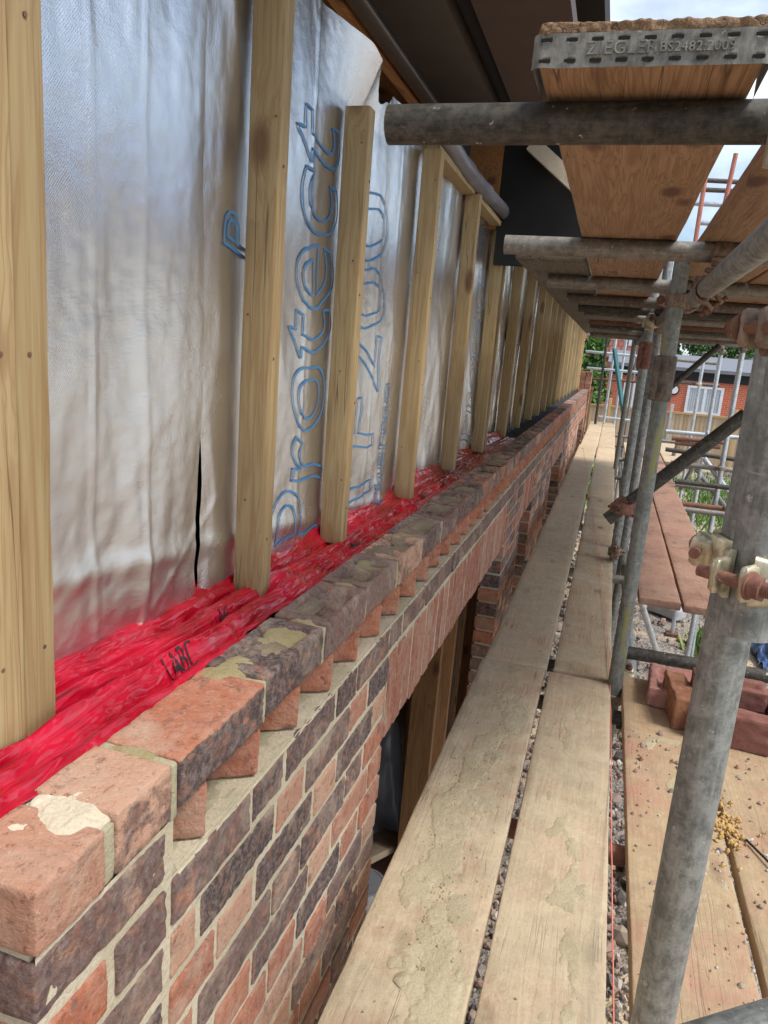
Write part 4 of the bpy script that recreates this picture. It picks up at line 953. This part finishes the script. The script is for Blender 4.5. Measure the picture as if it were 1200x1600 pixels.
win(2.8, 4.0, -1.5, -.62, 2)
part('door', 'white', [((.42, HY-.05, GZ), (1.35, HY-.004, -.55))], g)
b = MB(); b.tube((2.27, HY-.02, -.75), (2.27, HY-.12, -.75), .2, 24, False); wl = b.build('wall_light', 'black', g); b = MB(); b.tube((2.27, HY-.12, -.75), (2.27, HY-.14, -.75), .15, 24, False); b.build('lamp_face', 'white', wl)
# tiled house
t = MT('red_roof_tiles'); v = t.coord(rnd=False); wv = t.N('ShaderNodeTexBrick'); t.L(v, wv.inputs[0]); wv.inputs['Color1'].default_value = (.26, .085, .055, 1); wv.inputs['Color2'].default_value = (.20, .065, .05, 1); wv.inputs['Mortar'].default_value = (.07, .03, .025, 1)
wv.inputs['Scale'].default_value = 1; wv.inputs['Brick Width'].default_value = .33; wv.inputs['Row Height'].default_value = .4; wv.inputs['Mortar Size'].default_value = .03
t.fin(wv.outputs[0], .85, 0, wv.outputs[1], .5, .02); M['tiles'] = t.m
g = empty('tiled_house', 'house with a red tiled pitched roof behind the flat roofed building', 'house')
HH = 46
part('wall', 'obrick', [((-12, HH+.5, GZ), (2.6, HH+9, .4))], g)
b = MB(); m = Matrix.Translation((0, HH, .3)) @ Matrix.Rotation(R_(38), 4, 'X'); b.box((-12.4, 0, 0), (3.0, 6.6, .12), m); m = Matrix.Translation((0, HH+10.2, .3)) @ Matrix.Rotation(R_(142), 4, 'X'); b.box((-12.4, 0, -.12), (3.0, 6.6, 0), m); b.build('roof', 'tiles', g)
b = MB(); b.box((.55, HH+.9, .9), (1.3, HH+1.1, 1.7)); b.build('dormer_window', 'white', g)
g = empty('dark_roofed_house', 'gable end with dark slate roof and white bargeboard at the right', 'house')
part('wall', 'cream', [((6.0, 34.5, GZ), (12, 41, .3))], g)
b = MB(); m = Matrix.Translation((5.4, 34.2, .25)) @ Matrix.Rotation(R_(-32), 4, 'Y'); b.box((0, 0, 0), (5, 7, .15), m); b.build('roof', 'roll', g)
b = MB(); b.box((-.1, -.06, -.12), (5, -.003, .16), m); b.build('bargeboard', 'white', g)
# distant house high right between boards
# fence
t = MT('featheredge'); v = t.coord(rnd=False); sp = t.N('ShaderNodeSeparateXYZ'); t.L(v, sp.inputs[0]); fr = t.math('FRACT', t.math('MULTIPLY', sp.outputs[0], 8.)); fl = t.math('FLOOR', t.math('MULTIPLY', sp.outputs[0], 8.))
wn = t.N('ShaderNodeTexWhiteNoise', noise_dimensions='1D'); t.L(fl, wn.inputs['W'])
c = t.mix(wn.outputs['Value'], (.44, .31, .18), (.56, .43, .28)); c = t.mix(t.ramp(fr, [(0, .75), (.1, 0)]), c, (.2, .13, .07))
t.fin(c, .85, 0, fr, .6, .01); M['feather'] = t.m
fe = empty('garden_fence', 'pale timber feather edge garden fence in front of the orange brick building', 'fence')
for k in range(-2, 5):
    x0 = .0+k*1.86
    b = MB()
    for q in range(15): m = Matrix.Translation((x0+.06+q*.119, 25, 0)) @ Matrix.Rotation(R_(5), 4, 'Z'); b.box((0, -.01, GZ+.2), (.125, .006, -1.32-.02*(k % 2)), m)
    b.build('fence_panel', 'feather', fe)
    b = MB(); b.box((x0+.05, 24.94, -1.33), (x0+1.83, 25.05, -1.27)); b.build('fence_rail', 'stud_end', fe)
    b = MB(); b.box((x0+.05, 24.95, -2.95), (x0+1.83, 25.0, -2.8)); b.build('fence_rail', 'stud_end', fe)
    b = MB(); b.lat((x0, 25, (GZ-1.05)/2), (.1, .1, -1.05-GZ), .012, (1, 1, 1), 0); b.build('fence_post', 'concrete' if k % 2 else 'stud_end', fe)
# darker fence far left
b = MB(); b.box((-4, 22, GZ), (-.52, 22.06, -.75)); b.box((-4.0, 21.95, -.75), (-.5, 22.1, -.66)); tag(b.build('dark_fence', 'frame'), 'dark brown fence with pale capping beyond the far end of the brick wall', 'fence')
# trees
def leafmat(name, a_, c_):
    t = MT(name); q = t.N('ShaderNodeAttribute'); q.attribute_name = 'rnd'; t.fin(t.ramp(q.outputs['Fac'], [(0, a_), (1, c_)]), .6); return t.m
M['leaf'] = leafmat('leaves', (.025, .075, .012), (.13, .26, .04)); M['leafd'] = leafmat('dark_leaves', (.02, .065, .015), (.07, .17, .035)); M['bark'] = plain('bark', (.1, .07, .05), .9)
def tree(x, y, h, r, n, label, mat='leaf', conic=False):
    root = empty('tree', label, 'tree', 'trees behind the buildings', (x, y, GZ))
    b = MB(); b.tube((0, 0, 0), (.1, 0, h*.75), .14, 10, False, .04)
    for k in range(6):
        a = k*1.05; b.tube((.03, 0, h*(.35+.06*k)), (math.cos(a)*r*.6, math.sin(a)*r*.6, h*(.55+.06*k)), .05, 7, False, .015)
    b.build('trunk', 'bark', root)
    b = MB(); cl = []
    for k in range(42):
        zz = random.uniform(.18, 1); rr = r*((1-zz)*1.1+.05 if conic else math.sqrt(max(.05, 1-((zz-.6)/.45)**2))) * random.uniform(.4, 1.0); a = random.random()*6.28
        cl.append((math.cos(a)*rr, math.sin(a)*rr, zz*h, random.uniform(.25, .5)*r*(.6 if conic else 1), random.uniform(-.2, .2)))
    for i in range(n):
        c = random.choice(cl); d = Vector((random.gauss(0, 1), random.gauss(0, 1), random.gauss(0, 1))).normalized()*c[3]*random.uniform(.5, 1)
        p = Vector(c[:3])+d; s_ = random.uniform(.04, .10); e_ = Euler((random.random()*6, random.random()*6, random.random()*6)).to_matrix()
        b.add([p+e_ @ Vector(q)*s_ for q in ((-1, -.5, 0), (1, -.5, 0), (.8, .6, .1), (-.6, .7, 0))], [(0, 1, 2, 3)], rnd=max(0, min(1, random.random()*.8+c[4])))
    b.build('crown', mat, root)
tree(-1.0, 30, 3.9, .85, 7000, 'bushy light green tree left of the red tiled roof'); tree(2.6, 40, 4.7, 1.1, 6000, 'narrow dark green tree just right of the marked upright', 'leafd', True)
tree(3.9, 41, 4.9, 1.6, 9000, 'dense dark green conifer above the grey flat roof', 'leafd'); tree(5.3, 43, 4.8, 1.6, 7000, 'mid green bushy tree between the bright uprights'); tree(6.7, 40, 4.5, 1.4, 7000, 'yellow green tree left of the white bargeboard')
tree(8.5, 50, 5.4, 2.4, 6000, 'far tree behind the dark slate roof', 'leafd')
# tarp
b = MB(); b.grid(60, 60, lambda u, v: Vector((1.95+.9*u, 8.2+1.3*v, GZ+.03+.35*math.sin(u*3.1)*math.sin(v*3.1)+.16*abs(fbm(Vector((u*5, v*4, 2)), 4)))))
tag(b.build('blue_tarpaulin', 'tarp'), 'crumpled dark blue tarpaulin on the ground at the right edge', 'tarpaulin')
